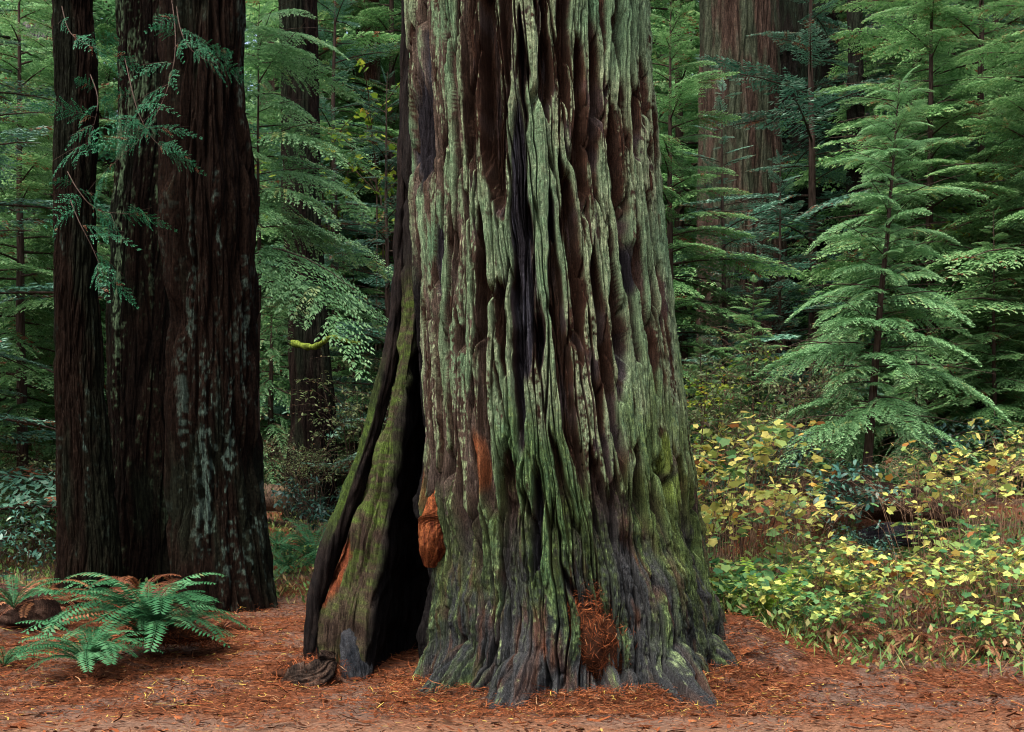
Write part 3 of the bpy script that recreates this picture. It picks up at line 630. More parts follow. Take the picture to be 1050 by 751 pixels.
r2 = np.random.default_rng(31)
K = {}
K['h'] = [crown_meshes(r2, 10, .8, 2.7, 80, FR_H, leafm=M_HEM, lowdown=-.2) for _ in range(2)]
K['r'] = [crown_meshes(r2, 10, .8, 2.6, 62, FR_R, leafm=M_RED, lowdown=-.1, tipup=.4, gap=.2, lenj=.4) for _ in range(2)]
K['f'] = [crown_meshes(r2, 10, 1.0, 2.6, 80, FR_F, leafm=M_FAR, lowdown=-.2, rad=.13) for _ in range(2)]
K['d'] = [crown_meshes(r2, 5, .8, 1.5, 50, FR_D, leafm=M_FAR, lowdown=-.3, tipup=.2, power=.5)]
BG = [  # px, Y, height scale, kind, label
    (24, 24, 1.15, 'h', 'hemlock with sparse hanging twigs left of the dark cluster, nearest the frame edge'),
    (-40, 21, 1.2, 'r', 'dark redwood sapling reaching in from the left frame edge above the ferns'),
    (78, 30, 1.7, 'f', 'tall mid-green conifer behind the slim leftmost trunk'),
    (0, 35, 1.9, 'f', 'tall conifer far back at the left edge, behind the hanging hemlock twigs'),
    (142, 33, 1.8, 'f', 'conifer glimpsed in the narrow gap between the dark cluster trunks'),
    (278, 28, 1.0, 'd', 'hanging moss-draped hemlock just left of the mid-distance dark trunk'),
    (345, 30, 1.35, 'r', 'dark redwood sapling just right of the mid-distance dark trunk'),
    (398, 27, .95, 'r', 'blue-green redwood sapling tucked against the left side of the hollow giant'),
    (365, 37, 2.1, 'h', 'tall hemlock filling the gap left of the giant trunk'),
    (300, 38, 2.2, 'f', 'tall far conifer right above the bright feathery sapling'),
    (362, 28, .6, 'h', 'small hemlock seedling low in the gap left of the hollow'),
    (420, 42, 2.4, 'f', 'distant conifer half hidden by the left edge of the giant trunk'),
    (690, 25, 1.05, 'h', 'mid-green hemlock pressed against the right edge of the giant trunk'),
    (742, 26, .85, 'r', 'dark redwood sapling with level sprays crossing the grey-brown trunk'),
    (700, 36, 2.0, 'h', 'tall hemlock between the giant trunk and the grey-brown trunk'),
    (800, 27, .70, 'r', 'low redwood sapling in front of the greenish shaded trunk'),
    (835, 29.5, 1.45, 'r', 'tall redwood sapling whose sprays cross the greenish shaded trunk'),
    (772, 23.5, .42, 'h', 'knee-high hemlock among shrubs below the grey-brown trunk'),
    (955, 25, 1.15, 'h', 'mid-green hemlock directly right of the bright young hemlock'),
    (1008, 26, 1.35, 'h', 'slender hemlock with visible thin stem near the right frame edge'),
    (1065, 23, 1.15, 'h', 'hemlock reaching in from the right frame edge'),
    (975, 33, 1.9, 'r', 'tall dusky redwood behind the hemlocks of the right side'),
    (915, 35, 2.1, 'r', 'tall bluish conifer rising above the tip of the bright young hemlock'),
    (1035, 37, 2.2, 'f', 'tall pale conifer in the upper right corner'),
    (860, 44, 2.6, 'f', 'distant conifer between the black narrow trunk and the greenish trunk'),
    (755, 45, 2.7, 'f', 'distant conifer whose top hangs over the grey-brown trunk'),
    (1000, 48, 2.8, 'f', 'farthest tall conifer behind the upper right corner trees'),
    (62, 27, 1.2, 'h', 'slim hemlock just left of the slim leftmost trunk, set back'),
    (106, 30, 1.5, 'h', 'hemlock whose foliage shows through the slit between the two left dark trunks'),
    (322, 33, 1.7, 'h', 'hemlock behind the mid-distance dark trunk, on its right side'),
    (398, 34, 1.8, 'h', 'yellow-green hemlock behind the thin reddish trunk'),
    (940, 30, 1.5, 'h', 'hemlock standing behind the right side of the bright young hemlock'),
    (1022, 31, 1.7, 'h', 'hemlock behind the slender thin-stemmed hemlock at the right'),
    (885, 36, 1.9, 'h', 'hemlock behind the tip of the bright young hemlock, left of the bluish conifer'),
    (660, 46, 2.7, 'f', 'distant conifer peeping out beside the right edge of the giant trunk'),
    (865, 24.5, .62, 'd', 'shaggy dark hemlock drooping behind the stem of the bright young hemlock'),
    (940, 22.5, .55, 'd', 'shaggy hanging hemlock right of the bright young hemlock stem'),
    (1020, 22, .5, 'h', 'small hemlock low at the right edge above the bare canes'),
    (720, 21.5, .36, 'h', 'tiny hemlock seedling beside the right flank of the giant trunk'),
]
NM = {'h': 'hemlock_tree', 'r': 'redwood_sapling', 'f': 'conifer_tree', 'd': 'hanging_hemlock'}
rb = random.Random(5)
for i, (px, Y, s, k, lab) in enumerate(BG):
    plant_tree(NM[k], px, Y, K[k][i % len(K[k])], s, rb.uniform(0, 6.28), lab, 'tree', 'forest trees behind the old redwood')

# vine maple with yellowing leaves (thin branches, broad leaves)
def palmate(rng, n_lobes=5):
    """outline of a small lobed leaf in the xy plane, tip along +x, one fan of quads"""
    pts = [(0, 0)]
    angs = np.linspace(-115, 115, n_lobes * 2 - 1)
    for i, a in enumerate(angs):
        r = (1 - .35 * abs(a) / 115) * (1 if i % 2 == 0 else .80)
        pts.append((.12 + r * math.cos(math.radians(a)) * .72, r * math.sin(math.radians(a)) * .62))
    P = np.array([(x, y, -.18 * y * y - .10 * x * x) for x, y in pts])
    return P
LEAF = palmate(None)
LEAF_T = np.array([(0, i, i + 1) for i in range(1, len(LEAF) - 1)])
def leaves_mesh(name, pos, nrm_tilt, size, tint, rng, mat, curl=.5, shape='palm'):
    n = len(pos); V = []; T = []; ti = []
    if shape == 'palm': P = LEAF; FT = LEAF_T
    else:
        P = np.array([(0, 0, 0), (.33, .2, .03), (.7, .17, .0), (1, 0, -.08), (.7, -.17, 0), (.33, -.2, .03)]); FT = np.array([(0, 1, 5), (1, 2, 5), (2, 4, 5), (2, 3, 4)])
    for i in range(n):
        M = np.array(Matrix.Rotation(rng.uniform(0, 2 * PI), 3, 'Z') @ Matrix.Rotation(rng.normal(.25, nrm_tilt), 3, 'Y') @ Matrix.Rotation(rng.normal(0, nrm_tilt), 3, 'X'))
        Q = P * np.array([1, rng.uniform(.75, 1.1), rng.uniform(.3, 4 * curl + .4)]) * size[i]
        V.append(Q @ M.T + pos[i]); T.append(FT + i * len(P)); ti.append(np.full(len(P), tint[i]))
    return new_mesh(name, np.concatenate(V), [np.concatenate(T)], {'tint': np.concatenate(ti)}, True, [mat])
def shrub(rng, n_stem, h, spread, leaf, n_leaf, mat, cane=M_CANE, rad=.006, tintf=None, top=.45, shape='palm', tilt=.35, fork=3, arch=.35):
    rad0 = rad
    wood = Acc(); pos = []
    for i in range(n_stem):
        az = rng.uniform(0, 2 * PI); r = spread * math.sqrt(rng.uniform(.05, 1)); hh = h * rng.uniform(.6, 1.1)
        rad = rad0 * rng.uniform(.45, 1.0)
        b = np.array([math.cos(az) * r * .35, math.sin(az) * r * .35, -.08]); e = np.array([math.cos(az) * r, math.sin(az) * r, hh])
        m = mix(b, e, .55) + np.array([0, 0, hh * arch * .5]) + rng.normal(0, .07 * h, 3)
        C = spl([b, m, e], 9); wood.add(*tube(C, rad * np.linspace(1, .45, 9), 4))
        tips = [C]
        for f in range(fork):
            k = rng.integers(4, 8); o = C[k]; a2 = az + rng.normal(0, 1.2); l = h * rng.uniform(.15, .4)
            C2 = spl([o, o + np.array([math.cos(a2) * l * .5, math.sin(a2) * l * .5, l * .35]), o + np.array([math.cos(a2) * l, math.sin(a2) * l, l * .3])], 6)
            wood.add(*tube(C2, rad * np.linspace(.6, .3, 6), 3)); tips.append(C2)
        for k in range(n_leaf):
            C2 = tips[rng.integers(len(tips))]; t = rng.uniform(top if C2 is C else .15, 1) * (len(C2) - 1); j = min(int(t), len(C2) - 2)
            pos.append(mix(C2[j], C2[j + 1], t - j) + rng.normal(0, leaf * .5, 3) * np.array([1, 1, .5]))
    pos = np.array(pos); n = len(pos)
    tint = tintf(pos, rng, n) if tintf else np.clip(rng.normal(.5, .22, n), 0, 1)
    size = leaf * rng.uniform(.4, 1.4, n)
    return wood.mesh('stems', [cane]), leaves_mesh('foliage', pos, tilt, size, tint, rng, mat, shape=shape)
rs = np.random.default_rng(41)
yel = lambda p, r, n: np.clip(r.normal(.46, .27, n) + .10 * (p[:, 2] / max(p[:, 2].max(), .1) - .5), 0, 1)
grn = lambda p, r, n: np.clip(r.normal(.24, .20, n), 0, 1)
W = {}
W['y'] = [shrub(rs, 15, 1.15, .66, .112, 13, M_YEL, tintf=yel, top=.22) for _ in range(3)]        # thimbleberry, yellow
W['t'] = [shrub(rs, 17, 1.75, .85, .115, 15, M_YEL, tintf=yel, top=.35, arch=.5) for _ in range(2)]   # taller thimbleberry
W['g'] = [shrub(rs, 14, .62, .52, .110, 15, M_YEL, tintf=grn, top=.2) for _ in range(2)]          # low, green-yellow
W['b'] = [shrub(rs, 22, 1.25, 1.0, .09, 3, M_YEL, tintf=yel, rad=.0045, fork=6, top=.7, arch=.9) for _ in range(2)]   # nearly bare canes
W['s'] = [shrub(rs, 24, 1.3, .75, .115, 26, M_SAL, cane=M_TWIG, shape='oval', tilt=.4, top=.25) for _ in range(2)]   # salal / rhododendron
W['u'] = [shrub(rs, 34, 1.6, .85, .05, 60, M_HUC, cane=M_TWIG, shape='oval', tilt=.5, top=.3, fork=5) for _ in range(2)]   # huckleberry
W['m'] = [shrub(rs, 9, 7.5, 2.6, .15, 120, M_MAP, cane=M_TWIG, rad=.03, top=.35, fork=6, tilt=.4, arch=.5)]          # vine maple
def plant_shrub(name, px, Y, ms, s, rz, label, cat, group, zo=0.):
    x = xat(px, Y); t = empty(name, (x, Y, float(gz(x, Y)) + zo), label, cat, group, rz, s)
    for n, m in zip(('stems', 'foliage'), ms): link(n, m, t)
    return t
SH = [  # px, Y, scale, kind, label
    (722, 15.6, 1.1, 't', 'tall yellow-leaved shrub right against the giant trunk'),
    (762, 16.4, 1.25, 't', 'tall pale-yellow shrub, second out from the giant trunk'),
    (800, 17.2, .9, 't', 'yellowing arching shrub beside the rusty dead fronds'),
    (745, 18.2, 1.35, 't', 'yellow-green shrub at the back of the thicket right of the giant trunk'),
    (838, 14.8, .85, 'y', 'yellow-leaved shrub in front of the teal evergreen bush'),
    (880, 14.6, .80, 'y', 'bright yellow shrub in the middle of the right bank'),
    (925, 14.4, .85, 'y', 'pale-yellow shrub above the dry rusty ferns'),
    (975, 14.2, .85, 'y', 'yellow-green shrub at the front of the right bank'),
    (1022, 14.4, .90, 'y', 'yellowing shrub at the right frame edge, front row'),
    (872, 16.0, .55, 'g', 'green-leaved low shrub beneath the dark hollow of the bank'),
    (1000, 17.4, .9, 't', 'orange-tinged shrub higher on the bank at the right edge'),
    (968, 18.0, 1.2, 'y', 'sparse yellow shrub in front of the fallen log'),
    (1035, 18.6, .95, 't', 'tall orange-leaved shrub, topmost at the right frame edge'),
    (752, 14.3, .85, 'g', 'low light-green shrub at the right foot of the giant trunk'),
    (790, 13.9, .85, 'g', 'low green shrub at the edge of the needle-covered mound'),
    (835, 13.6, .80, 'g', 'low green shrub on the path edge below the yellow leaves'),
    (865, 14.2, .85, 'g', 'light-green leafy shrub just behind the dry grass edge'),
    (728, 15.0, 1.25, 'g', 'green shrub filling in between the lime-green ferns and the yellow thicket'),
    (778, 15.3, 1.3, 'g', 'mixed green shrub under the tall pale-yellow shrub'),
    (825, 16.4, 1.2, 'g', 'green shrub in the gap left of the fallen log'),
    (975, 16.6, 1.2, 'g', 'green shrub among the bare canes right of the fallen log'),
    (1025, 15.4, 1.2, 'g', 'green shrub among bare canes at the right frame edge'),
    (1010, 13.6, .80, 'g', 'green-leaved shrub beside the path near the right frame edge'),
    (955, 16.2, 1.10, 'b', 'tangle of bare tan canes below the fallen log'),
    (1005, 15.8, 1.15, 'b', 'tangle of bare tan canes near the right frame edge'),
    (800, 15.8, 1.0, 'b', 'bare twiggy shrub between the yellow thickets'),
    (1030, 16.8, 1.25, 'b', 'tall bare cane clump rising at the right frame edge'),
    (738, 16.9, 1.1, 'b', 'leafless twiggy shrub behind the lime-green fern'),
    (848, 18.0, 1.05, 's', 'dark teal broad-leaved bush left of the bright hemlock stem'),
    (752, 21.0, 1.15, 's', 'blue-green broad-leaved bush behind the yellow thicket'),
    (800, 21.5, .95, 's', 'dark evergreen bush in the shade below the grey-brown trunk'),
    (895, 16.6, .55, 's', 'small dark evergreen bush below the bright hemlock stem'),
    (985, 21, 1.0, 's', 'dark evergreen bush behind the orange-leaved shrubs'),
    (745, 20.2, 1.75, 'u', 'fine-twigged grey-green bush between the giant and grey-brown trunks'),
    (786, 22.5, 1.7, 'u', 'fine-leaved bush below the grey-brown trunk'),
    (330, 22.5, .95, 's', 'small green broad-leaved bush seen left of the hollow'),
    (345, 20, .85, 'g', 'light-green leafy plant behind the outer rim of the hollow'),
    (318, 24.5, 1.2, 'u', 'fine-leaved bush at the foot of the mid-distance dark trunk'),
    (375, 26, 1.8, 'u', 'twiggy yellow-green bush behind the hollow rim'),
    (30, 22, 1.3, 'u', 'fine-leaved bush at the left edge behind the ferns'),
    (15, 18.5, .9, 's', 'dark broad-leaved bush at the left frame edge'),
]
NS = {'y': 'thimbleberry_shrub', 't': 'thimbleberry_shrub', 'g': 'leafy_shrub', 'b': 'bare_shrub', 's': 'evergreen_bush', 'u': 'huckleberry_bush'}
for i, (px, Y, s, k, lab) in enumerate(SH):
    plant_shrub(NS[k], px, Y, W[k][i % len(W[k])], s, rb.uniform(0, 6.28), lab, 'shrub', 'shrubs of the undergrowth')
plant_shrub('vine_maple', 388, 31, W['m'][0], 1.15, .4, 'yellow-green vine maple in the gap just left of the giant trunk', 'tree', None)
plant_shrub('vine_maple', 1040, 26, W['m'][0], .75, 2.4, 'yellow-leaved vine maple low behind hemlocks at the right edge', 'tree', None)
plant_shrub('vine_maple', 683, 19, W['m'][0], .42, 1.2, 'small yellow-leaved vine maple against the right flank of the giant trunk', 'tree', None)

# ------------------------------------------------------------------ ferns
def fern_frond(rng, L, az, elev, droop, mat_t=(.15, .9), dead=False, w=.115, twist=0.):
    n = 34; t = np.linspace(0, 1, n)
    ang = elev - droop * t ** 1.2
    dx = np.cos(ang); dz = np.sin(ang); ds = L / (n - 1)
    r = np.concatenate([[0], np.cumsum(dx[:-1])]) * ds; z = np.concatenate([[0], np.cumsum(dz[:-1])]) * ds
    side_bend = twist * t ** 2 * L
    c, s = math.cos(az), math.sin(az)
    P = np.stack([r * c - side_bend * s, r * s + side_bend * c, z], 1)
    T = unit(np.gradient(P, axis=0)); S = unit(np.cross(T, np.array([0, 0, 1.]))); N = np.cross(S, T)
    a = Acc(); a.add(*tube(P, .004 * (1 - .8 * t) + .001, 3), t=.35)
    k = slice(4, n); tt = t[k]
    pl = w * L * np.clip(np.sin(PI * (.12 + .86 * (1 - tt)) ** .8), .06, 1) * rng.uniform(.88, 1.1, len(tt))
    tint = np.clip(rng.uniform(*mat_t) + rng.normal(0, .10, len(tt)), 0, .93)
    for sd in (-1, 1):
        d = unit(S[k] * sd + T[k] * .22 - np.array([0, 0, .28]) + rng.normal(0, .07, (len(tt), 3)))
        wv = unit(np.cross(d, N[k]))
        B = P[k]; hw = (ds * .50)
        V = np.stack([B - wv * hw * .7, B + d * (pl * .55)[:, None] - wv * hw * .75, B + d * pl[:, None], B + d * (pl * .45)[:, None] + wv * hw * .85], 1)
        a.add(V.reshape(-1, 3), quads(len(tt)), np.repeat(tint, 4))
    return a
def fern(px, Y, label, n, L, mat=M_FERN, lift=0., tints=(.15, .8), droop=1.5, elev=(.5, 1.25), name='sword_fern', cat='fern', az=None, group='sword ferns', seed=0, individual=True, dead=0):
    rng = np.random.default_rng(1000 + seed); x = xat(px, Y)
    root = empty(name, (x, Y, float(gz(x, Y)) + lift), label, cat, group)
    alla = Acc()
    for i in range(n):
        a_ = (i * 2.39996 + rng.normal(0, .25)) if az is None else rng.uniform(*az)
        l = L * rng.uniform(.65, 1.1)
        e = rng.uniform(*elev)
        f = fern_frond(rng, l, a_, e, droop * rng.uniform(.75, 1.2) * (e / 1.0) ** .5, tints, twist=rng.normal(0, .28))
        m = M_DEAD if i < dead else mat
        if individual: link('frond', f.mesh('frond', [m], False), root)
        else:
            for V, Q, T in zip(f.V, f.Q, f.T): alla.add(V, Q - Q.min(), T)
    if not individual: link('fronds', alla.mesh('fronds', [mat], False), root)
    return root
fern(152, 13.7, 'largest sword fern, arching in front of the dark trunk cluster', 64, 1.22, lift=.22, seed=1, dead=7, elev=(.75, 1.54), droop=1.75)
fern(186, 14.3, 'sword fern just behind the largest one, close to the broad dark trunk', 18, .85, lift=.15, seed=2, dead=3)
fern(92, 12.7, 'low sword fern nearest the path at the lower left', 40, .84, lift=.10, seed=3, elev=(.7, 1.5), droop=1.75)
fern(14, 15.2, 'sword fern at the left frame edge, upper one beside rusty twigs', 18, .85, lift=.35, seed=4, dead=5)
fern(4, 13.4, 'small sword fern cut by the left frame edge near the path', 14, .6, seed=5)
fern(52, 17.0, 'shaded sword fern behind the upper left fern', 14, .9, seed=6, lift=.1)
fern(296, 20.5, 'sword fern in the gap right of the broad dark trunk', 20, 1.05, seed=7)
fern(286, 22.5, 'sword fern in front of the cut log end', 16, 1.1, seed=8)
fern(322, 21.5, 'sword fern with a tall curled frond left of the hollow', 18, 1.25, seed=9, elev=(.8, 1.4))
fern(28, 24, 'distant sword fern at the left edge among bushes', 16, 1.4, seed=10, individual=False)
fern(778, 14.5, 'lime-green upright fern at the right foot of the giant redwood', 22, .95, mat=M_FERNY, seed=11, elev=(.9, 1.5), droop=.8, name='lime_fern', group=None)
fern(757, 15.2, 'second lime-green fern half hidden behind the first by the giant trunk', 16, .9, mat=M_FERNY, seed=12, elev=(.9, 1.5), droop=.8, name='lime_fern', group=None)
for i, (px, Y, L, lift, lab) in enumerate([(862, 13.9, .58, .04, 'rusty dead fern left in the dry row on the right bank'), (905, 13.7, .55, .04, 'rusty dead fern in the middle of the dry row on the right bank'),
        (945, 13.8, .6, .04, 'rusty dead fern right in the dry row, near the yellow shrubs'), (1005, 13.4, .5, .04, 'rusty dead fern close to the right frame edge'),
        (145, 16.2, .75, .35, 'pile of rust-red dead fronds between the dark cluster trunks'), (228, 15.6, .5, .0, 'rust-red dead fronds at the foot of the broad dark trunk'),
        (40, 16.0, .8, .3, 'rust-red dead fronds left of the slim dark trunk'), (815, 19.5, 1.1, .5, 'rusty dead fern hanging beside the teal evergreen bush')]):
    fern(px, Y, lab, 22, L, mat=M_DEAD, seed=30 + i, tints=(.1, .9), name='dead_fern', group='dead ferns', lift=lift, elev=(.2, 1.2), droop=1.8, individual=False)

# ------------------------------------------------------------------ hanging redwood sprigs in front of the dark cluster
FR_S = [frond(rg, L=.5, nb=9, ds=.015, ll=.028, lw=.0075, droop=.45, bdroop=.6, spread=.40, dead=.06, shape=1.0, ang=48) for _ in range(4)]
M_SPR = leaf_mat('redwood_sprig_needles', [(0, (.008, .070, .030)), (.5, (.018, .115, .050)), (.86, (.040, .17, .085)), (.93, RUST)], .2, vary=.0)
def sprig(pts, Y, n, label, seed, span=(.25, 1.)):
    rng = np.random.default_rng(seed)
    C = spl([at(px, py, Y + dy) for px, py, dy in pts], 26)
    o = C[0].copy(); wood = Acc(); fol = Acc()
    wood.add(*tube(C - o, np.linspace(.010, .003, 26), 5))
    for i in range(n):
        k = int(mix(span[0], span[1], i / max(n - 1, 1)) * 25); p = C[k] - o
        sd = 1 if i % 2 else -1
        d = C[min(k + 1, 25)] - C[max(k - 1, 0)]; az0 = math.atan2(d[1], d[0])
        M = rotm(az0 + sd * rng.uniform(.3, 1.1), rng.uniform(-.7, .15), rng.uniform(.5, 1.1) * rng.choice([-1, 1])); s = rng.uniform(.9, 1.6)
        fv, ft = FR_S[rng.integers(4)]
        fol.add((fv * s) @ M.T + p, quads(len(fv) // 4), ft)
        wood.add(*tube((np.array([[0, 0, 0], [.2, 0, .01], [.42, 0, -.01]]) * s) @ M.T + p, [.004, .003, .002], 3))
    t = empty('redwood_branch', o, label, 'branch', 'redwood branches hanging before the dark cluster')
    link('stem', wood.mesh('stem', [M_STEM]), t); link('foliage', fol.mesh('foliage', [M_SPR], False), t)
sprig([(172, -30, 1.75), (180, 40, .3), (172, 90, 0), (150, 135, -.1), (120, 165, -.2)], 16.6, 13, 'green redwood branch sweeping left across the middle of the dark cluster', 1)
sprig([(178, -20, 1.75), (185, 30, .4), (200, 55, .1), (222, 66, 0)], 16.6, 8, 'short redwood branch with tips over the broad dark trunk, near the top', 2)
sprig([(60, -10, 1.75), (70, 30, .4), (88, 45, 0), (100, 50, -.1)], 16.8, 6, 'redwood branch across the top of the slim dark trunk', 3)
sprig([(128, 60, 1.75), (140, 110, .3), (155, 140, 0), (170, 155, -.1)], 16.7, 8, 'redwood branch drooping over the dark middle trunk', 4)
sprig([(66, 170, 1.75), (80, 195, .2), (100, 215, 0), (135, 220, -.1)], 16.6, 9, 'lowest level redwood branch reaching right across the slim dark trunk', 5)
sprig([(70, 200, 1.75), (80, 225, .2), (95, 255, 0), (106, 282, -.1)], 16.6, 6, 'hanging redwood branch tip over the slim dark trunk, lowest of all', 6)
sprig([(90, 70, 1.75), (100, 100, .2), (96, 130, 0), (88, 155, -.1)], 16.7, 8, 'redwood branch hanging beside the slim dark trunk, halfway up', 7)
# mossy bare branch of the mid-distance trunk
C = spl([at(300, 352, 25.4), at(322, 356, 24.4), at(340, 346, 24.2), (at(358, 351, 24.1)), at(370, 352, 24.0)], 24)
Vt, Qt = tube(C - np.array(T_D.location), np.interp(np.linspace(0, 1, 24), [0, 1], [.07, .03]) * (1 + .25 * np.sin(np.arange(24) * 2.1)), 7)
cm = np.tile(np.array([[.20, .27, .045]]), (len(Vt), 1)) * np.random.default_rng(3).uniform(.6, 1.2, (len(Vt), 1))
link('mossy_branch', new_mesh('mossy_branch', Vt, Qt, {'col': cm}, True, [M_BARK]), T_D)

# ------------------------------------------------------------------ logs, stump, rock
def c_log(V, N, k, s):
    n = fbm(V[..., 0] * 6, V[..., 2] * 9, 97, 4)[..., None]
    return mix(np.array([.030, .018, .014]), np.array([.085, .050, .036]), np.clip(.5 + n, 0, 1))
def place_lump(name, label, cat, P, R, colf, **kw):
    P = np.array(P, float); o = P.mean(0); o[2] = P[:, 2].min()
    t = lump(name, P - o, R, colf, None, **kw); t.location = o; return tag(t, label, cat)
xx = lambda px, Y, dz: np.array([xat(px, Y), Y, float(gz(xat(px, Y), Y)) + dz])
place_lump('fallen_log', 'dark fallen log on the bank under the bright young hemlock', 'log', [at(812, 498, 20.2), at(850, 506, 19.9), at(900, 514, 19.5), at(950, 520, 19.2), at(985, 528, 19.0)], [.15, .25, .28, .27, .25, .2], c_log, seed=14, disp=.12)
place_lump('boulder', 'dark purplish boulder in the hollow of the bank behind the bare canes', 'rock', [at(880, 552, 18.1), at(900, 550, 18.05), at(925, 550, 18.0), at(950, 556, 18.0)], [.10, .14, .17, .14, .08], lambda V, N, k, s: mix(np.array([.016, .015, .018]), np.array([.040, .037, .044]), np.clip(.5 + fbm(V[..., 0] * 5, V[..., 2] * 5, 3, 4), 0, 1)[..., None]), seed=15, disp=.2)
def c_tan(V, N, k, s):
    n = fbm(V[..., 0] * 12, V[..., 2] * 12, 98, 4)[..., None]
    c = mix(np.array([.09, .06, .04]), np.array([.16, .11, .08]), np.clip(.5 + n, 0, 1))
    return mix(c, mix(np.array([.36, .24, .13]), np.array([.52, .38, .24]), np.clip(.5 + n, 0, 1)), sstep(.12, .06, s)[..., None])
place_lump('cut_log', 'sawn log with pale tan end lying behind the broad dark trunk', 'log', [at(291, 512, 24.9), at(284, 511, 25.0), at(262, 509, 25.4), at(225, 506, 26)], [.25, .25, .26, .27, .28, .28], c_tan, seed=16, disp=.04)
place_lump('root_stump', 'small gnarled dark stump covered in needles left of the hollow entrance', 'stump', [at(292, 707, 12.6), at(306, 700, 12.52), at(320, 697, 12.5), at(333, 682, 12.58), at(336, 668, 12.62)], [.05, .10, .13, .11, .07, .05], lambda V, N, k, s: mix(np.array([.022, .016, .013]), np.array([.085, .055, .04]), np.clip(.4 + 1.1 * fbm(V[..., 0] * 14, V[..., 2] * 10, 4, 4), 0, 1)[..., None]), seed=17, disp=.75)
place_lump('mossy_log', 'low mossy rotting log at the left frame edge beneath the ferns', 'log', [xx(-30, 16.2, .1), xx(10, 16.1, .2), xx(45, 15.9, .15), xx(62, 15.8, .05)], [.2, .3, .3, .2, .05], c_log, seed=18, disp=.3)

# ------------------------------------------------------------------ needle litter, twigs, grass
def scatter_litter(n, xr_, yr_, lens, seed, dens=None, lift=(.002, .03), wid=(.004, .010), tint=(.5, .26)):
    rng = np.random.default_rng(seed)
    x = rng.uniform(*xr_, n); y = rng.uniform(*yr_, n)
    if dens is not None:
        k = rng.random(n) < dens(x, y); x, y = x[k], y[k]; n = len(x)
    z = gz(x, y) + rng.uniform(*lift, n)
    a = rng.uniform(0, 2 * PI, n); e = rng.normal(0, .22, n)
    D = np.stack([np.cos(a) * np.cos(e), np.sin(a) * np.cos(e), np.sin(e)], 1); S = np.stack([-np.sin(a), np.cos(a), rng.normal(0, .4, n)], 1); S = unit(S)
    l = rng.uniform(*lens, n) * rng.choice([.6, 1, 1, 1.6], n); w = rng.uniform(*wid, n)
    B = np.stack([x, y, z], 1); mid = B + D * (l / 2)[:, None] + S * (l * rng.normal(0, .12, n))[:, None]; E = B + D * l[:, None]
    V = np.stack([B - S * (w / 2)[:, None], mid - S * (w / 2)[:, None], E - S * (w / 4)[:, None], E + S * (w / 4)[:, None], mid + S * (w / 2)[:, None], B + S * (w / 2)[:, None]], 1).reshape(-1, 3)
    i = np.arange(n)[:, None] * 6
    Q = np.concatenate([i + np.array([[0, 1, 4, 5]]), i + np.array([[1, 2, 3, 4]])])
    t = np.clip(rng.normal(tint[0], tint[1], n), 0, 1)
    return V, Q, np.repeat(t, 6)
acc = Acc()
acc.add(*scatter_litter(150000, (-7.5, 8), (9.2, 20), (.02, .07), 1, dens=lambda x, y: np.clip((y - 9.7) / 1.6 + .3 * fbm(x, y, 70, 2), .25, 1)))
acc.add(*scatter_litter(30000, (-7.5, 8), (11.0, 18), (.08, .20), 2, dens=lambda x, y: np.clip(.25 + fbm(x * .9, y * .9, 77, 3), 0, 1), lift=(.005, .06)))
acc.add(*scatter_litter(9000, (-1.2, 2.6), (10.7, 12.8), (.04, .12), 3, lift=(.0, .05), wid=(.003, .008), tint=(.55, .22)))
acc.add(*scatter_litter(2600, (-7, 7.5), (9.8, 16), (.05, .13), 4, lift=(.0, .03), wid=(.015, .04), tint=(.35, .22)))
acc.add(*scatter_litter(12000, (-1.6, 3.2), (11.0, 13.2), (.04, .14), 5, dens=lambda x, y: np.exp(-((np.sqrt((x - .62) ** 2 + (y - 13.3) ** 2) - 1.85) / .3) ** 2), lift=(.0, .06), tint=(.5, .25)))
def fallen_sprays():
    rng = np.random.default_rng(55)
    for i in range(220):
        x = rng.uniform(-6.5, 6); y = rng.uniform(10, 15.5); sc = rng.uniform(.10, .24); fv, ft = FR_R[rng.integers(5)]
        V = (fv * sc * np.array([1, 1, .4])) @ rotm(rng.uniform(0, 6.28), rng.normal(0, .1), rng.normal(0, .15)).T + np.array([x, y, float(gz(x, y)) + .025])
        acc.add(V, quads(len(V) // 4), np.clip(ft * .5 + rng.uniform(.1, .5), 0, .95))
    for i in range(160):
        x = rng.uniform(-6.5, 6.5); y = rng.uniform(10, 15.5); l = rng.uniform(.08, .4); a = rng.uniform(0, 6.28)
        P = np.array([[x + math.cos(a) * l * t + rng.normal(0, .012), y + math.sin(a) * l * t + rng.normal(0, .012), 0] for t in (-.5, -.2, .1, .3, .5)]); P[:, 2] = gz(P[:, 0], P[:, 1]) + rng.uniform(.005, .03)
        acc.add(*tube(P, rng.uniform(.003, .009), 5), t=rng.uniform(.05, .8))
fallen_sprays()
tag(link('needle_litter', acc.mesh('needle_litter', [M_LIT], False)), 'reddish fallen needles and twigs', None, kind='stuff')
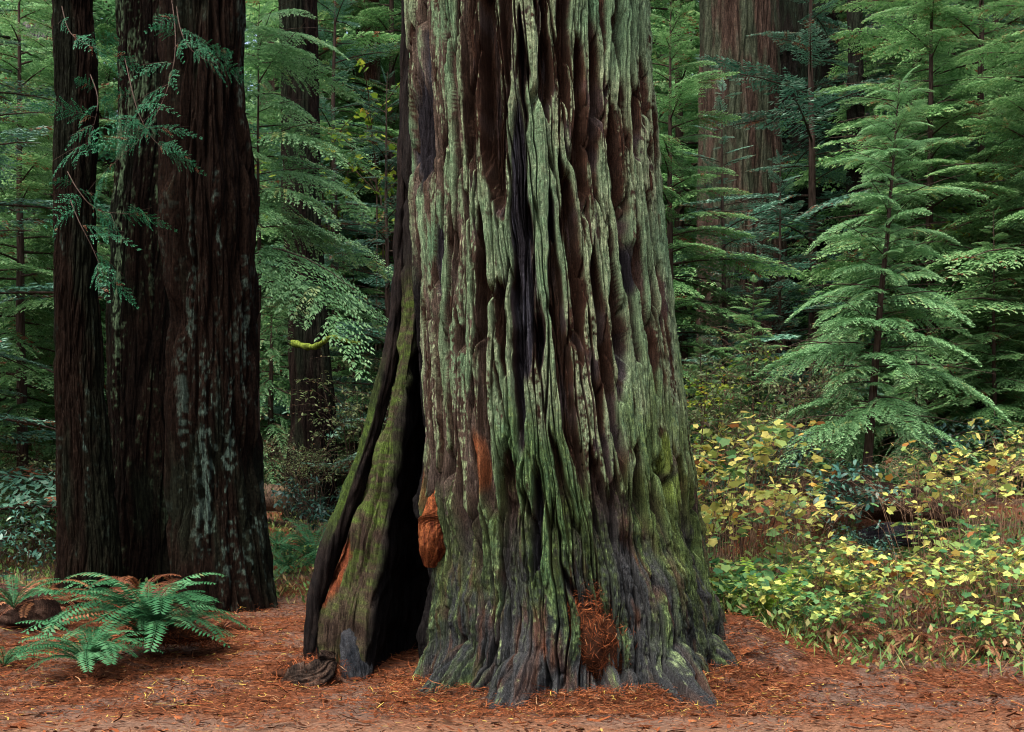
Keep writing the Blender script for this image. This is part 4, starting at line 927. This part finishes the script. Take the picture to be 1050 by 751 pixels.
# litter heaped in the cleft at the foot of the giant
def heap(name, label, px, py, Y, rx, ry, rz, n, seed):
    rng = np.random.default_rng(seed); c = at(px, py, Y); root = empty(name, c, label, 'litter')
    u = rng.normal(0, 1, (n, 3)); u /= np.linalg.norm(u, axis=1, keepdims=True)
    shp = lambda q: (1 + .45 * fbm(q[:, 0] * 2.3 + q[:, 1] * 1.1 + seed, q[:, 2] * 2.3, seed, 4)) * (.97 - .42 * np.clip(q[:, 2], -1, 1) * (rz > .3))
    sq = shp(u); B = u * np.array([rx, ry, rz]) * np.stack([sq, sq, .5 + .5 * sq], 1) * np.where(rng.random((n, 1)) < .3, rng.uniform(1., 1.45, (n, 1)), rng.uniform(.85, 1.08, (n, 1)))
    D = unit(np.cross(u, rng.normal(0, 1, (n, 3))) + rng.normal(0, .3, (n, 3))); S = unit(np.cross(D, u))
    l = rng.uniform(.03, .14, n)
    V, t = leaf_quads(B, D, S, l, rng.uniform(.004, .009, n), np.clip(rng.normal(.30, .24, n), 0, 1), rng)
    a = Acc(); a.add(V, quads(n), t)
    # solid core of packed duff
    th = np.linspace(0, PI, 28); ph = np.linspace(0, 2 * PI, 40, endpoint=False); TH, PH_ = np.meshgrid(th, ph, indexing='ij')
    q = np.stack([np.sin(TH) * np.cos(PH_), np.sin(TH) * np.sin(PH_), np.cos(TH)], -1).reshape(-1, 3); k = shp(q)
    V = q * np.array([rx, ry, rz]) * np.stack([k, k, .5 + .5 * k], 1) * .93
    core = Acc(); core.add(V, grid_faces(28, 40, True), np.clip(.05 + .10 * fbm(q[:, 0] * 6, q[:, 2] * 6, 5, 3), 0, 1))
    link('needles', a.mesh('needles', [M_LIT], False), root); link('packed_duff', core.mesh('packed_duff', [M_LIT]), root)
heap('litter_heap', 'heap of rusty needles and twigs caught in the cleft between the giant redwood roots', 606, 646, 11.98, .34, .15, .47, 8000, 1)
heap('litter_heap', 'needle pile over the small gnarled stump left of the hollow', 316, 690, 12.75, .32, .2, .14, 2400, 2)
heap('litter_heap', 'rusty needle bank under the arching fronds of the largest fern', 175, 652, 14.0, .55, .3, .09, 3000, 4)

def ground_plants():
    """small green blades, seedlings and grass along the right bank and behind: too many to count"""
    rng = np.random.default_rng(9); n = 11000
    x = rng.uniform(1.8, 9, n); y = rng.uniform(12.2, 20, n)
    edge = 13.0 + .0 * x + .55 * np.sin(x * 1.1) * .4 - .10 * np.maximum(x - 2.4, 0) + fbm(x * 2, y * 2, 8, 2) * .35 + np.maximum(2.9 - x, 0) * 1.3
    k = y > edge; x, y = x[k], y[k]
    x2 = rng.uniform(-9, -1.5, 9000); y2 = rng.uniform(18, 26, 9000); x = np.concatenate([x, x2]); y = np.concatenate([y, y2]); n = len(x)
    B = np.stack([x, y, gz(x, y) - .01], 1); a = rng.uniform(0, 2 * PI, n)
    D = unit(np.stack([np.cos(a) * .7, np.sin(a) * .7, rng.uniform(.3, 1.3, n)], 1)); S = unit(np.cross(D, np.stack([np.cos(a), np.sin(a), 0 * a], 1) + .1))
    l = rng.uniform(.06, .26, n); kind = rng.random(n)
    w = np.where(kind < .5, .012, .045) * rng.uniform(.7, 1.3, n); l = np.where(kind < .5, l * 1.3, l * .55)
    z0 = np.where(kind < .5, 0, rng.uniform(0, .22, n)); B[:, 2] += z0
    V, t = leaf_quads(B, D, S, l, w, np.clip(rng.normal(.45, .25, n), 0, 1), rng)
    A = Acc(); A.add(V, quads(n), t)
    m = leaf_mat('ground_leaves', [(0, (.03, .07, .02)), (.35, (.07, .15, .035)), (.6, (.15, .20, .05)), (.8, (.22, .13, .06)), (1, (.38, .27, .12))], .3)
    return A.mesh('ground_cover', [m], False)
tag(link('ground_cover', ground_plants()), 'mixed green and dry low growth on the bank', None, kind='stuff')

# ------------------------------------------------------------------ the far wood, one mass
def far_wood():
    rng = np.random.default_rng(13); fol = Acc()
    FRX = [frond(rng, L=1.5, nb=7, ds=.16, ll=.26, lw=.085, dead=.04) for _ in range(4)]
    for i in range(3000):
        Y = rng.uniform(46, 78); x = rng.uniform(-.52, .52) * Y * 1.0; z = float(gz(x, Y)) + rng.uniform(0, 1) ** 1.0 * (.48 * Y)
        s = rng.uniform(1.4, 3.0); fv, ft = FRX[rng.integers(4)]
        V = (fv * s) @ rotm(rng.uniform(0, 6.28), rng.normal(-.15, .25), rng.normal(0, .3)).T + np.array([x, Y, z])
        fol.add(V, quads(len(V) // 4), np.clip(ft + rng.normal(0, .1), 0, 1), 0)
    for i in range(60):
        Y = rng.uniform(44, 80); x = rng.uniform(-.5, .5) * Y; z = float(gz(x, Y)); r = rng.uniform(.2, .7)
        fol.add(*tube([(x, Y, z - .5), (x + rng.normal(0, .2), Y, z + 15), (x + rng.normal(0, .4), Y, z + 42)], [r, r * .75, r * .4], 8), t=.5, m=1)
    return fol.mesh('distant_forest', [M_FAR, M_STEM], False)
tag(link('distant_forest', far_wood()), 'dense far conifers closing off the background', None, kind='stuff')

# ------------------------------------------------------------------ light, sky, camera
w = bpy.data.worlds.new('World'); SC.world = w; w.use_nodes = True
nt = w.node_tree; bg = nt.nodes['Background']
sky = nt.nodes.new('ShaderNodeTexSky'); sky.sky_type = 'NISHITA'; sky.sun_disc = False
ELEV = math.radians(66); ROT = math.radians(215)
sky.sun_elevation = ELEV; sky.sun_rotation = ROT; sky.air_density = 1.0; sky.dust_density = 7.0; sky.ozone_density = 0.2
nt.links.new(sky.outputs[0], bg.inputs[0]); bg.inputs[1].default_value = .12
sun = bpy.data.lights.new('overcast_sun', 'SUN'); sun.energy = 1.5; sun.angle = math.radians(25); sun.color = (1, .97, .92)
so = bpy.data.objects.new('overcast_sun', sun); COL.objects.link(so)
d = Vector((math.sin(ROT) * math.cos(ELEV), math.cos(ROT) * math.cos(ELEV), math.sin(ELEV)))
so.rotation_euler = d.to_track_quat('Z', 'Y').to_euler(); so.location = d * 60
cam = bpy.data.cameras.new('camera'); co = bpy.data.objects.new('camera', cam); COL.objects.link(co)
co.location = (0, 0, CZ); co.rotation_euler = (PI / 2, 0, 0)
cam.sensor_width = 36; cam.lens = F / 1050 * 36; cam.shift_y = (HY - 375.5) / 1050; cam.clip_end = 2000
SC.camera = co
vs = SC.view_settings; vs.view_transform = 'Standard'; vs.look = 'None'; vs.exposure = 1.92; vs.gamma = 1; vs.use_curve_mapping = False
cy = SC.cycles
cy.max_bounces = 5; cy.diffuse_bounces = 3; cy.glossy_bounces = 1; cy.transmission_bounces = 3; cy.transparent_max_bounces = 4
cy.filter_width = 1.05; cy.use_denoising = True; cy.caustics_reflective = False; cy.caustics_refractive = False
